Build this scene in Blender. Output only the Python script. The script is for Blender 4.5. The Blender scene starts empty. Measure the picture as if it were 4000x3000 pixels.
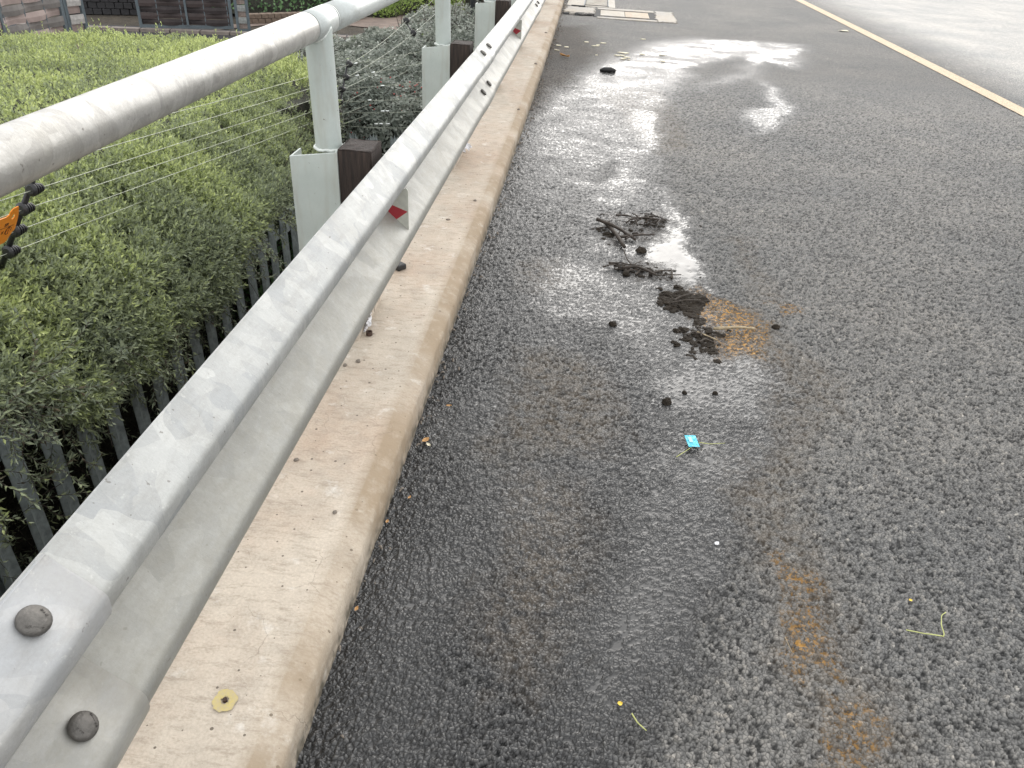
import bpy, bmesh, math, random
import numpy as np
from mathutils import Vector, Matrix
R = math.radians
random.seed(7)
rng = np.random.default_rng(7)
S = bpy.context.scene
C = S.collection

# ------------------------------------------------------------------ camera
H = 1.345
cx = np.array([0.99335512, 0.10353584, 0.05025869])   # camera right
cdn = np.array([0.09797888, -0.53167052, -0.84126488])  # camera down
cfw = np.array([-0.06038, 0.84059907, -0.53828195])   # camera forward
cam = bpy.data.cameras.new('camera'); co = bpy.data.objects.new('camera', cam); C.objects.link(co)
cam.sensor_width = 36; cam.lens = 36 * 3004 / 4000; cam.clip_start = 0.02; cam.clip_end = 2000
m3 = Matrix((( cx[0], -cdn[0], -cfw[0], 0), (cx[1], -cdn[1], -cfw[1], 0), (cx[2], -cdn[2], -cfw[2], H), (0, 0, 0, 1)))
co.matrix_world = m3
S.camera = co

# ------------------------------------------------------------------ light
SUN_EL, SUN_AZ = 24.0, 2.0        # azimuth clockwise from +Y
w = bpy.data.worlds.new('World'); S.world = w; w.use_nodes = True
nt = w.node_tree; nt.nodes.clear()
sky = nt.nodes.new('ShaderNodeTexSky'); sky.sky_type = 'NISHITA'; sky.sun_disc = False
sky.sun_elevation = R(SUN_EL); sky.sun_rotation = R(SUN_AZ); sky.air_density = 1.5; sky.dust_density = 2.5; sky.ozone_density = 1.0
hs = nt.nodes.new('ShaderNodeHueSaturation'); hs.inputs['Saturation'].default_value = 0.22
mx = nt.nodes.new('ShaderNodeMix'); mx.data_type = 'RGBA'; mx.inputs['Factor'].default_value = 0.7
mx.inputs['B'].default_value = (8.95, 9.0, 9.05, 1)       # even cloud layer
bg = nt.nodes.new('ShaderNodeBackground'); bg.inputs['Strength'].default_value = 0.12
out = nt.nodes.new('ShaderNodeOutputWorld')
nt.links.new(sky.outputs[0], hs.inputs['Color']); nt.links.new(hs.outputs[0], mx.inputs['A'])
nt.links.new(mx.outputs['Result'], bg.inputs['Color']); nt.links.new(bg.outputs[0], out.inputs['Surface'])
sl = bpy.data.lights.new('sun', 'SUN'); sl.energy = 0.5; sl.angle = R(70); sl.color = (1.0, 0.97, 0.93)
so = bpy.data.objects.new('sun', sl); C.objects.link(so)
so.rotation_euler = (R(-(90 - SUN_EL)), 0, R(-SUN_AZ))
so.location = (0, 5, 20)
S.view_settings.view_transform = 'Standard'; S.view_settings.look = 'None'
S.view_settings.exposure = 1.0; S.view_settings.gamma = 1; S.view_settings.use_curve_mapping = False
S.render.engine = 'CYCLES'

# ------------------------------------------------------------------ helpers
def tag(o, label=None, cat=None, group=None, kind=None):
    if label: o['label'] = label
    if cat: o['category'] = cat
    if group: o['group'] = group
    if kind: o['kind'] = kind
    return o
def empty(name, loc=(0, 0, 0), label=None, cat=None, group=None, rz=0):
    o = bpy.data.objects.new(name, None); C.objects.link(o); o.location = loc; o.rotation_euler = (0, 0, rz)
    o.empty_display_size = 0.05
    return tag(o, label, cat, group)
def mesh(name, verts, faces, mat, parent=None, smooth=False, loc=None, mi=None):
    me = bpy.data.meshes.new(name); me.from_pydata([tuple(v) for v in verts], [], [tuple(f) for f in faces])
    mats = mat if isinstance(mat, (list, tuple)) else [mat]
    for m in mats: me.materials.append(m)
    if mi is not None: me.polygons.foreach_set('material_index', mi)
    if smooth: me.polygons.foreach_set('use_smooth', [True] * len(me.polygons))
    me.update()
    o = bpy.data.objects.new(name, me); C.objects.link(o)
    if parent: o.parent = parent
    if loc is not None: o.location = loc
    return o
def npmesh(name, V, T, mat, parent=None, attrs=None, smooth=False):
    """V (n,3), T (m,3|4) -> object, quick"""
    V = np.asarray(V, np.float32); T = np.asarray(T, np.int32); k = T.shape[1]
    me = bpy.data.meshes.new(name)
    me.vertices.add(len(V)); me.vertices.foreach_set('co', V.ravel())
    me.loops.add(T.size); me.loops.foreach_set('vertex_index', T.ravel())
    me.polygons.add(len(T)); me.polygons.foreach_set('loop_start', np.arange(0, T.size, k, dtype=np.int32))
    me.polygons.foreach_set('loop_total', np.full(len(T), k, np.int32))
    me.materials.append(mat)
    if smooth: me.polygons.foreach_set('use_smooth', np.ones(len(T), bool))
    for n, a in (attrs or {}).items():
        at = me.attributes.new(n, 'FLOAT', 'POINT'); at.data.foreach_set('value', np.asarray(a, np.float32))
    me.update(calc_edges=True); me.validate()
    o = bpy.data.objects.new(name, me); C.objects.link(o)
    if parent: o.parent = parent
    return o
def dup(o, parent=None, loc=None, name=None):
    c = o.copy(); C.objects.link(c); c.parent = parent
    if loc is not None: c.location = loc
    return c
class MB:
    def __init__(s): s.v = []; s.f = []
    def box(s, x0, x1, y0, y1, z0, z1):
        b = len(s.v)
        s.v += [(x, y, z) for z in (z0, z1) for y in (y0, y1) for x in (x0, x1)]
        s.f += [tuple(b + i for i in q) for q in ((0, 2, 3, 1), (4, 5, 7, 6), (0, 1, 5, 4), (2, 6, 7, 3), (0, 4, 6, 2), (1, 3, 7, 5))]
        return s
    def tube(s, pts, rad, n=8, cap=True, sq=1.0):
        b = len(s.v); pts = [Vector(p) for p in pts]; m = len(pts)
        if not hasattr(rad, '__len__'): rad = [rad] * m
        t0 = (pts[1] - pts[0]).normalized(); up = Vector((0, 0, 1)) if abs(t0.z) < .9 else Vector((1, 0, 0))
        for i, p in enumerate(pts):
            t = (pts[min(i + 1, m - 1)] - pts[max(i - 1, 0)]).normalized()
            a = t.cross(up).normalized(); c = a.cross(t)
            for k in range(n):
                g = 2 * math.pi * k / n
                s.v.append(tuple(p + (a * math.cos(g) + c * math.sin(g) * sq) * rad[i]))
        for i in range(m - 1):
            for k in range(n):
                q = b + i * n
                s.f.append((q + k, q + (k + 1) % n, q + n + (k + 1) % n, q + n + k))
        if cap:
            s.f.append(tuple(b + k for k in range(n))[::-1]); s.f.append(tuple(b + (m - 1) * n + k for k in range(n)))
        return s
    def prism(s, poly, axis_pts):
        """extrude a 2D polygon given as 3D lists a->b"""
        a, bb = axis_pts; b = len(s.v); n = len(poly)
        s.v += [tuple(Vector(a) + Vector(p)) for p in poly] + [tuple(Vector(bb) + Vector(p)) for p in poly]
        s.f.append(tuple(range(b, b + n))[::-1]); s.f.append(tuple(range(b + n, b + 2 * n)))
        for i in range(n):
            j = (i + 1) % n; s.f.append((b + i, b + j, b + n + j, b + n + i))
        return s
    def build(s, name, mat, parent=None, smooth=False, loc=None, bevel=0):
        o = mesh(name, s.v, s.f, mat, parent, smooth, loc)
        if bevel:
            bm = bmesh.new(); bm.from_mesh(o.data)
            bmesh.ops.bevel(bm, geom=[e for e in bm.edges if e.calc_face_angle(0) > .6], offset=bevel, segments=2, affect='EDGES', profile=.5)
            bm.to_mesh(o.data); bm.free()
        return o
def bend(y):
    return -0.0010 * np.maximum(0, np.asarray(y, float) - 3.0) ** 1.9

# value noise (numpy)
_tab = rng.random((256, 256))
def vnoise(x, y):
    xi = np.floor(x).astype(int); yi = np.floor(y).astype(int); fx = x - xi; fy = y - yi
    fx = fx * fx * (3 - 2 * fx); fy = fy * fy * (3 - 2 * fy)
    g = lambda a, b: _tab[a & 255, b & 255]
    return (g(xi, yi) * (1 - fx) + g(xi + 1, yi) * fx) * (1 - fy) + (g(xi, yi + 1) * (1 - fx) + g(xi + 1, yi + 1) * fx) * fy
def fbm(x, y, o=4):
    r = 0; a = .5
    for i in range(o):
        r = r + a * vnoise(x * 2 ** i + 17.3 * i, y * 2 ** i + 5.1 * i); a *= .5
    return r / (1 - .5 ** o)
def pmask(X, Y, poly, soft):
    P = np.array(poly); n = len(P); ins = np.zeros(X.shape, bool); d = np.full(X.shape, 1e9)
    for i in range(n):
        x0, y0 = P[i]; x1, y1 = P[(i + 1) % n]
        if y0 != y1:
            c = ((y0 > Y) != (y1 > Y)) & (X < (x1 - x0) * (Y - y0) / (y1 - y0) + x0); ins ^= c
        ex, ey = x1 - x0, y1 - y0; L = ex * ex + ey * ey + 1e-12
        t = np.clip(((X - x0) * ex + (Y - y0) * ey) / L, 0, 1)
        d = np.minimum(d, np.hypot(X - x0 - t * ex, Y - y0 - t * ey))
    sd = np.where(ins, d, -d)
    return np.clip(.5 + sd / (2 * soft), 0, 1)

# ------------------------------------------------------------------ material helper
class NT:
    def __init__(s, name):
        s.m = bpy.data.materials.new(name); s.m.use_nodes = True; s.t = s.m.node_tree; s.t.nodes.clear()
        s.o = s.t.nodes.new('ShaderNodeOutputMaterial'); s.b = s.t.nodes.new('ShaderNodeBsdfPrincipled')
        s.t.links.new(s.b.outputs[0], s.o.inputs[0])
    def n(s, ty, ins=None, **kw):
        nd = s.t.nodes.new('ShaderNode' + ty)
        for k, v in kw.items(): setattr(nd, k, v)
        for k, v in (ins or {}).items(): s.set(nd.inputs[k], v)
        return nd
    def set(s, sock, v):
        if hasattr(v, 'outputs'): v = v.outputs[0]
        if isinstance(v, bpy.types.NodeSocket): s.t.links.new(v, sock)
        else:
            if isinstance(v, tuple) and len(v) == 3 and sock.type == 'RGBA': v = (*v, 1)
            sock.default_value = v
    def P(s, **kw):
        for k, v in kw.items(): s.set(s.b.inputs[k.replace('_', ' ')], v)
    def coord(s, kind='Object', scale=(1, 1, 1), rot=(0, 0, 0)):
        c = s.n('TexCoord'); m = s.n('Mapping', {'Vector': c.outputs[kind], 'Scale': scale, 'Rotation': rot}); return m
    def noise(s, v, scale, detail=4, rough=.55, dist=0):
        return s.n('TexNoise', {'Vector': v, 'Scale': scale, 'Detail': detail, 'Roughness': rough, 'Distortion': dist}).outputs['Fac']
    def ramp(s, f, stops):
        r = s.n('ValToRGB', {'Fac': f}); e = r.color_ramp.elements
        while len(e) < len(stops): e.new(.5)
        for i, (p, c) in enumerate(stops): e[i].position = p; e[i].color = (*c, 1) if len(c) == 3 else c
        return r.outputs[0]
    def rng(s, f, a, b, c=0., d=1.):
        return s.n('MapRange', {'Value': f, 'From Min': a, 'From Max': b, 'To Min': c, 'To Max': d}).outputs[0]
    def mix(s, f, a, b, mode='MIX'):
        m = s.n('Mix', data_type='RGBA', blend_type=mode); s.set(m.inputs['Factor'], f); s.set(m.inputs['A'], a); s.set(m.inputs['B'], b)
        return m.outputs['Result']
    def math(s, op, a, b=0., cl=False):
        m = s.n('Math', operation=op, use_clamp=cl); s.set(m.inputs[0], a); s.set(m.inputs[1], b); return m.outputs[0]
    def attr(s, name): return s.n('Attribute', attribute_name=name).outputs['Fac']
    def bump(s, h, dist, strength=1., normal=None):
        b = s.n('Bump', {'Height': h, 'Distance': dist, 'Strength': strength})
        if normal is not None: s.set(b.inputs['Normal'], normal)
        return b.outputs[0]
def simple(name, col, rough=.7, metal=0, var=.25, scale=30, bump=0., bscale=None):
    n = NT(name); c = n.coord(); f = n.noise(c, scale, 5)
    a = tuple(x * (1 - var) for x in col); b = tuple(min(1, x * (1 + var)) for x in col)
    n.P(Base_Color=n.ramp(f, [(.3, a), (.7, b)]), Roughness=rough, Metallic=metal)
    if bump: n.P(Normal=n.bump(n.noise(c, bscale or scale * 4, 5), bump))
    return n.m

# ---- asphalt
def asphalt_mat():
    n = NT('asphalt_road'); g = n.coord('Object'); near = n.attr('near'); wet = n.attr('wet'); filmn = n.attr('film')
    v = n.n('TexVoronoi', {'Vector': g, 'Scale': 105.}, voronoi_dimensions='2D')
    ve = n.n('TexVoronoi', {'Vector': g, 'Scale': 105.}, voronoi_dimensions='2D', feature='DISTANCE_TO_EDGE')
    cellv = n.n('SeparateColor', {'Color': v.outputs['Color']}).outputs[0]
    st = n.attr('stone')
    sid = n.n('Mix', data_type='FLOAT'); n.set(sid.inputs[0], near); n.set(sid.inputs[2], cellv); n.set(sid.inputs[3], st); sid = sid.outputs[0]
    stone = n.ramp(sid, [(0, (.125, .123, .120)), (.35, (.163, .160, .155)), (.7, (.20, .194, .184)), (.9, (.238, .227, .212)), (.975, (.25, .235, .212)), (1, (.42, .395, .36))])
    fine = n.noise(g, 420, 3); stone = n.mix(.5, stone, n.mix(fine, (.62, .62, .62), (1.3, 1.3, 1.3)), 'MULTIPLY') if False else n.mix(1., stone, n.mix(fine, (.72, .72, .73), (1.28, 1.27, 1.25)), 'MULTIPLY')
    domef = n.math('MULTIPLY', n.rng(ve.outputs['Distance'], 0., .38), n.rng(cellv, 0, 1, .45, 1.))
    lowf = n.noise(n.coord('Object', (1, 1.6, 1)), 34, 4, .65)
    hsh = n.math('ADD', n.math('MULTIPLY', domef, .55), n.math('MULTIPLY', n.rng(lowf, .25, .75), .55))
    filmf = n.rng(n.math('SUBTRACT', filmn, hsh), -.05, .10)
    fm = n.n('Mix', data_type='FLOAT'); n.set(fm.inputs[0], near); n.set(fm.inputs[2], filmf); n.set(fm.inputs[3], filmn); film = fm.outputs[0]
    crack = n.rng(ve.outputs['Distance'], 0.02, .28)           # dark binder plus painted cavity shade between the stones, far zone
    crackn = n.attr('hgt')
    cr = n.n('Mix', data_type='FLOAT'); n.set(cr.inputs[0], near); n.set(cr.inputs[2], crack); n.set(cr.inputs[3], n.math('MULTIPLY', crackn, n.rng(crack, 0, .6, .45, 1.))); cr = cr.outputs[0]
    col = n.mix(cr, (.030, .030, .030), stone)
    big = n.noise(g, 1.1, 5, .6); col = n.mix(1., col, n.ramp(big, [(.3, (.82, .84, .86)), (.7, (1.15, 1.13, 1.1))]), 'MULTIPLY')
    lane_glare = n.attr('lane_glare'); col = n.mix(lane_glare, col, n.mix(1., col, (4.6, 4.6, 4.6), 'MULTIPLY'))  # road glare painted into the colour, lightening the lane and far asphalt
    damp = n.attr('damp'); col = n.mix(damp, col, n.mix(1., col, (.5, .46, .43), 'MULTIPLY'))
    col = n.mix(wet, col, n.mix(1., col, (.20, .205, .215), 'MULTIPLY'))
    mudf = n.noise(g, 26, 5, .65); mud = n.math('MULTIPLY', n.attr('tan'), n.rng(mudf, .35, .6), True)
    col = n.mix(n.math('MULTIPLY', mud, .42), col, (.12, .09, .058))
    rf = n.noise(g, 75, 5, .7); rust = n.math('MULTIPLY', n.attr('rust'), n.rng(n.math('SUBTRACT', rf, n.math('MULTIPLY', cr, .12)), .43, .53), True)
    col = n.mix(n.math('MULTIPLY', n.math('MULTIPLY', n.attr('rust'), n.rng(n.noise(g, 17, 5, .7), .36, .58)), .8), col, (.06, .042, .026))
    col = n.mix(rust, col, n.mix(n.noise(g, 30, 3), (.24, .12, .035), (.56, .32, .09)))
    dk = n.math('MULTIPLY', n.attr('mud'), n.rng(n.noise(g, 40, 5, .7), .42, .52), True); col = n.mix(dk, col, (.022, .017, .013))
    film2 = n.math('MULTIPLY', film, n.math('SUBTRACT', 1., n.math('MAXIMUM', dk, n.math('MULTIPLY', n.attr('rust'), .9))), True)
    col = n.mix(film2, col, (.035, .034, .033))
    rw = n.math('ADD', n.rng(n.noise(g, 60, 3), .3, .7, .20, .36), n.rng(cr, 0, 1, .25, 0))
    r = n.n('Mix', data_type='FLOAT'); n.set(r.inputs[0], wet); n.set(r.inputs[2], .72); n.set(r.inputs[3], rw); r = r.outputs[0]
    r2 = n.n('Mix', data_type='FLOAT'); n.set(r2.inputs[0], film2); n.set(r2.inputs[2], r); n.set(r2.inputs[3], .10)
    spec = n.rng(n.math('MULTIPLY', wet, n.math('SUBTRACT', 1., n.attr('rust'))), 0, 1, .25, .60); spec = n.math('MULTIPLY', spec, n.rng(n.math('MAXIMUM', cr, film2), 0, .9, .08, 1.))  # cracks reflect less: their occlusion is put into the specular level
    # relief
    dome = n.math('MULTIPLY', n.rng(ve.outputs['Distance'], 0., .38), n.rng(cellv, 0, 1, .45, 1.))
    far = n.math('SUBTRACT', 1., near)
    dry = n.math('SUBTRACT', 1., film2)
    h = n.math('ADD', n.math('MULTIPLY', dome, n.math('MAXIMUM', far, .5)), n.math('MULTIPLY', fine, .18))
    h = n.math('MULTIPLY', h, n.math('MAXIMUM', dry, .03))
    hw = n.math('ADD', h, n.math('MULTIPLY', n.noise(n.coord('Object', (1, 2.2, 1)), 9, 4, .6), .35))
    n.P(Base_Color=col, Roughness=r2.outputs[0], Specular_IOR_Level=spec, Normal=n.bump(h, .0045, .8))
    return n.m
M = {}
M['asphalt'] = asphalt_mat()

def paint_mat():
    n = NT('road_line_paint'); g = n.coord(); f = n.noise(g, 130, 4, .7); big = n.noise(g, 3, 4)
    n.P(Base_Color=n.mix(n.rng(f, .38, .52), (.17, .15, .13), n.mix(big, (.62, .46, .30), (.72, .55, .38))), Roughness=.75,
        Normal=n.bump(n.n('TexVoronoi', {'Vector': g, 'Scale': 105.}).outputs[0], .003))
    return n.m
M['line'] = paint_mat()

def zinc_mat(name, tint, dark, light, stretch, seed, rough=(.34, .5), metal=.55, scl=1.):
    n = NT(name); c = n.coord('Object', stretch); o = n.n('VectorMath', {0: c, 1: (seed, seed * 2.1, 0)}); c0 = o.outputs[0]
    ws = n.n('TexNoise', {'Vector': c0, 'Scale': 5.}); w2 = n.n('VectorMath', {0: ws.outputs['Color'], 'Scale': .22}, operation='SCALE')
    cv = n.n('VectorMath', {0: c0, 1: w2.outputs[0]}).outputs[0]
    v1 = n.n('TexVoronoi', {'Vector': cv, 'Scale': 9. * scl}).outputs['Color']; v2 = n.n('TexVoronoi', {'Vector': cv, 'Scale': 22. * scl}).outputs['Color']
    a = n.n('SeparateColor', {'Color': v1}).outputs[0]; b = n.n('SeparateColor', {'Color': v2}).outputs[1]
    f = n.math('ADD', n.math('MULTIPLY', a, .62), n.math('MULTIPLY', b, .38))
    f = n.math('ADD', n.math('MULTIPLY', f, .75), n.math('MULTIPLY', n.noise(c0, 3., 6, .7), .3))
    col = n.ramp(f, [(.25, dark), (.5, tint), (.8, light)])
    fn = n.noise(c0, 260, 5, .7); col = n.mix(1., col, n.mix(fn, (.86, .86, .86), (1.12, 1.12, 1.12)), 'MULTIPLY')
    dirt = n.rng(n.noise(n.coord(), 2.2, 7, .72), .5, .72); col = n.mix(n.math('MULTIPLY', dirt, .45), col, (.30, .28, .235))
    gr_ = n.rng(n.noise(n.coord('Object', (1, .35, 1)), 26, 7, .8), .48, .66); col = n.mix(n.math('MULTIPLY', gr_, .3), col, (.20, .19, .165)); wh = n.rng(n.noise(n.n('Mapping', {'Vector': n.coord(), 'Location': (4, 9, 2)}), 48, 6, .8), .60, .68); col = n.mix(n.math('MULTIPLY', wh, .5), col, (.55, .55, .52))
    sp = n.rng(n.noise(n.coord(), 85, 2, .5), .72, .75); col = n.mix(n.math('MULTIPLY', sp, .6), col, (.12, .105, .09))
    gm = n.math('MULTIPLY', n.attr('grime'), n.rng(n.noise(n.coord('Object', (1, 1, 3)), 16, 7, .75), .25, .7, .35, .95)); col = n.mix(gm, col, n.mix(n.noise(n.coord(), 70, 6, .8), (.20, .19, .16), (.34, .33, .29)))
    n.P(Base_Color=col, Metallic=metal, Roughness=n.rng(f, .2, .8, rough[1], rough[0]), Normal=n.bump(n.math('ADD', n.math('MULTIPLY', n.noise(n.coord(), 3.5, 3), 5.), n.noise(c0, 60, 6, .7)), .0008))
    return n.m
M['zinc'] = zinc_mat('galvanised_rail', (.375, .38, .37), (.325, .335, .335), (.43, .435, .42), (1, 1.5, 1), 1.3, (.42, .52), .22, 1.1)
M['zinc2'] = zinc_mat('galvanised_rail_near', (.375, .38, .385), (.33, .34, .35), (.43, .43, .425), (1, .9, 1), 7.7, (.42, .52), .22, 1.5)
M['zinc_pipe'] = zinc_mat('galvanised_pipe', (.41, .40, .38), (.34, .33, .315), (.48, .47, .45), (1, 1.6, 1), 4.1, (.32, .42), .45, 1.5)
M['pipe_pale'] = zinc_mat('painted_pipe', (.50, .53, .52), (.46, .49, .48), (.54, .57, .56), (1, .4, 1), 2.6, (.34, .45), .2)
def paintgrey():
    n = NT('pale_green_grey_paint'); c = n.coord(); f = n.noise(c, 7, 6, .65)
    col = n.ramp(f, [(.3, (.40, .44, .42)), (.7, (.48, .525, .50))])
    st = n.rng(n.noise(n.coord('Object', (1, 1, .18)), 30, 4), .52, .75); col = n.mix(n.math('MULTIPLY', st, .5), col, (.33, .31, .26))
    sp = n.rng(n.noise(c, 75, 3, .5), .70, .735); col = n.mix(sp, col, (.16, .14, .11))
    n.P(Base_Color=col, Roughness=.48, Normal=n.bump(n.noise(c, 110, 5), .0006)); return n.m
M['post'] = paintgrey()
M['weld'] = simple('weld_bead', (.62, .65, .62), .5, var=.15, scale=80, bump=.002, bscale=90)
M['gap'] = simple('black_gap', (.025, .025, .025), .8)  # near-black for pipe joint gaps, drain recesses and some broken pieces
def timber():
    n = NT('creosoted_timber'); c = n.coord('Object', (1, 1, .07)); f = n.noise(c, 95, 6, .7); g2 = n.noise(n.coord('Object', (1, 1, .4)), 12, 5)
    col = n.ramp(f, [(.3, (.012, .009, .008)), (.55, (.036, .025, .021)), (.8, (.085, .06, .05))])
    col = n.mix(1., col, n.mix(g2, (.7, .7, .7), (1.4, 1.35, 1.3)), 'MULTIPLY')
    n.P(Base_Color=col, Roughness=.8, Normal=n.bump(f, .006)); return n.m
M['timber'] = timber()
M['bolt'] = simple('weathered_bolt', (.13, .122, .112), .5, .55, .25, 90, .0012, 160)
def conc(name, base, stain, pits=True, far=False):
    n = NT(name); c = n.coord('Object'); big = n.noise(c, 2.3, 6, .6); mid = n.noise(c, 14, 6, .65); fn = n.noise(c, 170, 4, .6)
    col = n.ramp(big, [(.32, tuple(x * .93 for x in base)), (.6, tuple(x * 1.08 for x in base))])
    sc = n.n('Mapping', {'Vector': c, 'Location': (3.1, 1.7, 0), 'Scale': (1, .55, 1)})
    col = n.mix(n.rng(n.noise(sc, 3.1, 5, .6), .44, .66, 0, .85), col, stain)
    col = n.mix(n.rng(mid, .42, .7, 0, .55), col, tuple(x * .72 for x in base))
    lt = n.rng(n.noise(n.n('Mapping', {'Vector': c, 'Location': (9, 2, 0)}), 11, 6, .7), .58, .70, 0, .8); col = n.mix(lt, col, (.66, .63, .58))
    col = n.mix(1., col, n.mix(fn, (.72, .70, .68), (1.26, 1.26, 1.26)), 'MULTIPLY')
    st2 = n.rng(n.noise(n.coord('Object', (.5, 1.6, 1)), 38, 7, .8), .50, .66); col = n.mix(n.math('MULTIPLY', st2, .5), col, (.20, .155, .11))
    pv = n.n('TexVoronoi', {'Vector': c, 'Scale': 24.}, voronoi_dimensions='2D'); pr = n.n('SeparateColor', {'Color': pv.outputs['Color']}).outputs[1]
    pit = n.math('MULTIPLY', n.math('LESS_THAN', pv.outputs['Distance'], n.math('MULTIPLY', n.rng(pr, .55, 1.), .085)), 1.)
    col = n.mix(n.math('MULTIPLY', pit, .85), col, (.10, .08, .06))
    # hair cracks
    wn = n.n('TexNoise', {'Vector': c, 'Scale': 9., 'Detail': 6.}); wv = n.n('VectorMath', {0: wn.outputs['Color'], 'Scale': .16}, operation='SCALE')
    cv = n.n('VectorMath', {0: c, 1: wv.outputs[0]}).outputs[0]
    ck = n.n('TexVoronoi', {'Vector': cv, 'Scale': 7.}, voronoi_dimensions='2D', feature='DISTANCE_TO_EDGE').outputs['Distance']
    ckm = n.math('MULTIPLY', n.rng(ck, .0, .014, 1, 0), n.rng(n.noise(c, 4, 3), .46, .6), True)
    col = n.mix(n.math('MULTIPLY', ckm, .2), col, (.14, .10, .075))
    h = n.math('SUBTRACT', n.math('ADD', n.math('MULTIPLY', fn, .4), mid), n.math('ADD', n.math('MULTIPLY', pit, 1.2), n.math('MULTIPLY', ckm, .4)))
    n.P(Base_Color=col, Roughness=.85, Normal=n.bump(h, .0022)); return n
nn = conc('kerb_concrete', (.50, .44, .365), (.43, .33, .25))
# dirt towards the worn outer edge (attribute on the mesh)
e_ = nn.attr('edge'); ef = nn.math('MULTIPLY', e_, nn.rng(nn.noise(nn.coord(), 22, 6, .7), .18, .5), True)
oldc = nn.b.inputs['Base Color'].links[0].from_socket
c2 = nn.mix(nn.math('MULTIPLY', ef, .9), oldc, (.29, .22, .145))
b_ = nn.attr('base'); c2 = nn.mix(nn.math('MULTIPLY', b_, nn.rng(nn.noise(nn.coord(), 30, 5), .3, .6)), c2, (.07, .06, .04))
nn.P(Base_Color=c2)
M['kerb'] = nn.m
M['conc'] = conc('drain_concrete', (.42, .40, .37), (.45, .39, .31)).m
M['conc_light'] = conc('drain_panel_concrete', (.52, .49, .44), (.48, .43, .36)).m
M['conc_tan'] = conc('drain_panel_rusty', (.50, .44, .36), (.48, .34, .22)).m
M['conc_road'] = conc('driveway_concrete', (.40, .38, .35), (.36, .32, .28)).m
M['pale'] = simple('grey_green_pale_paint', (.33, .375, .38), .5, .1, .3, 40, .0006)
M['black'] = simple('black_plastic', (.012, .012, .014), .4)
M['blackpaint'] = simple('black_paint', (.015, .018, .02), .5)
M['wire'] = simple('fence_wire', (.40, .42, .34), .5, .3)
M['ferrule'] = simple('wire_ferrule', (.75, .78, .76), .3, .6)
M['orange'] = simple('orange_sign_plastic', (.85, .27, .02), .4, var=.06)
M['ink'] = simple('dark_print', (.05, .02, .015), .6)
M['white'] = simple('reflector_white', (.52, .52, .46), .35, var=.1, scale=60)
M['red'] = simple('reflector_red', (.38, .028, .04), .3, var=.08)
M['slat'] = simple('woven_slat_brown', (.15, .115, .105), .6, var=.2, scale=9, bump=.001)
M['slat_pink'] = simple('woven_slat_beige', (.37, .29, .265), .6, var=.18, scale=7, bump=.001)
M['slat_grey'] = simple('woven_slat_grey', (.17, .155, .145), .6, var=.2, scale=7, bump=.001)
M['slat_dark'] = simple('woven_slat_dark', (.05, .036, .034), .6, var=.25, scale=8, bump=.001)
M['slat_dark2'] = simple('woven_slat_darker', (.032, .024, .024), .6, var=.25, scale=8, bump=.001)
M['frame'] = simple('gate_frame_paint', (.10, .125, .14), .5, var=.12)
M['mud'] = simple('black_mud', (.030, .024, .018), .8, var=.5, scale=45, bump=.006, bscale=120); M['mud'].node_tree.nodes['Principled BSDF'].inputs['Specular IOR Level'].default_value = .15
M['stick'] = simple('wet_dark_stick', (.038, .028, .02), .7, var=.4, scale=60, bump=.002)
M['bark'] = simple('pale_stick', (.34, .27, .17), .7, var=.35, scale=70, bump=.002)
M['straw'] = simple('green_straw', (.42, .44, .16), .6, var=.15, scale=80)
M['dryleaf'] = simple('dry_leaf', (.50, .28, .11), .7, var=.35, scale=120, bump=.002)
M['yellow'] = simple('yellow_petal', (.72, .50, .06), .6)
M['blue'] = simple('cyan_wrapper', (.04, .47, .62), .3, var=.15, scale=90, bump=.004, bscale=70)
M['bluelight'] = simple('pale_cyan_print', (.30, .72, .80), .3, var=.08, scale=90)
M['paper'] = simple('white_paper', (.75, .75, .77), .7, var=.06, scale=50, bump=.004, bscale=30)
M['chip'] = simple('cream_chips', (.72, .66, .50), .7)
M['pebble'] = simple('grey_pebble', (.20, .17, .14), .8, var=.4, scale=100, bump=.003)
M['rubber'] = simple('black_rubber', (.02, .02, .02), .6)
M['rustnut'] = simple('rusty_ring', (.06, .035, .025), .7, .4)
M['block'] = simple('clay_block', (.20, .15, .115), .85, var=.3, scale=12, bump=.004)
M['path'] = simple('brown_path', (.19, .145, .12), .9, var=.25, scale=4, bump=.004)
M['soil'] = simple('leaf_litter_soil', (.05, .04, .028), .95, var=.4, scale=7, bump=.02, bscale=30)
M['verge'] = simple('verge_grass', (.07, .09, .035), .95, var=.3, scale=3)
M['kerbfar'] = simple('driveway_kerb_stone', (.21, .18, .16), .9, var=.2, scale=8)
M['tar'] = simple('driveway_tar', (.035, .034, .036), .9, var=.2, scale=20)
M['bushcore'] = simple('twig_core_shade', (.035, .036, .026), .95, var=.6, scale=22, bump=.02, bscale=40)  # dark twig colour with the shade inside the foliage painted in
M['twig'] = simple('brown_twig', (.07, .055, .045), .8, var=.3, scale=60)
def leafmat(name, stops, rough=.5, sub=.25):
    n = NT(name); a = n.attr('rnd'); c = n.ramp(a, stops)
    tr = n.n('BsdfTranslucent', {'Color': c}); ms = n.n('MixShader', {0: sub}); n.P(Base_Color=c, Roughness=rough, Specular_IOR_Level=.4)
    n.t.links.new(n.b.outputs[0], ms.inputs[1]); n.t.links.new(tr.outputs[0], ms.inputs[2]); n.t.links.new(ms.outputs[0], n.o.inputs[0])
    return n.m
M['hedge'] = leafmat('hedge_leaves', [(0, (.17, .12, .075)), (.035, (.13, .155, .115)), (.3, (.235, .27, .185)), (.6, (.34, .385, .225)), (.85, (.47, .54, .22)), (1, (.62, .68, .30))])
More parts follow.
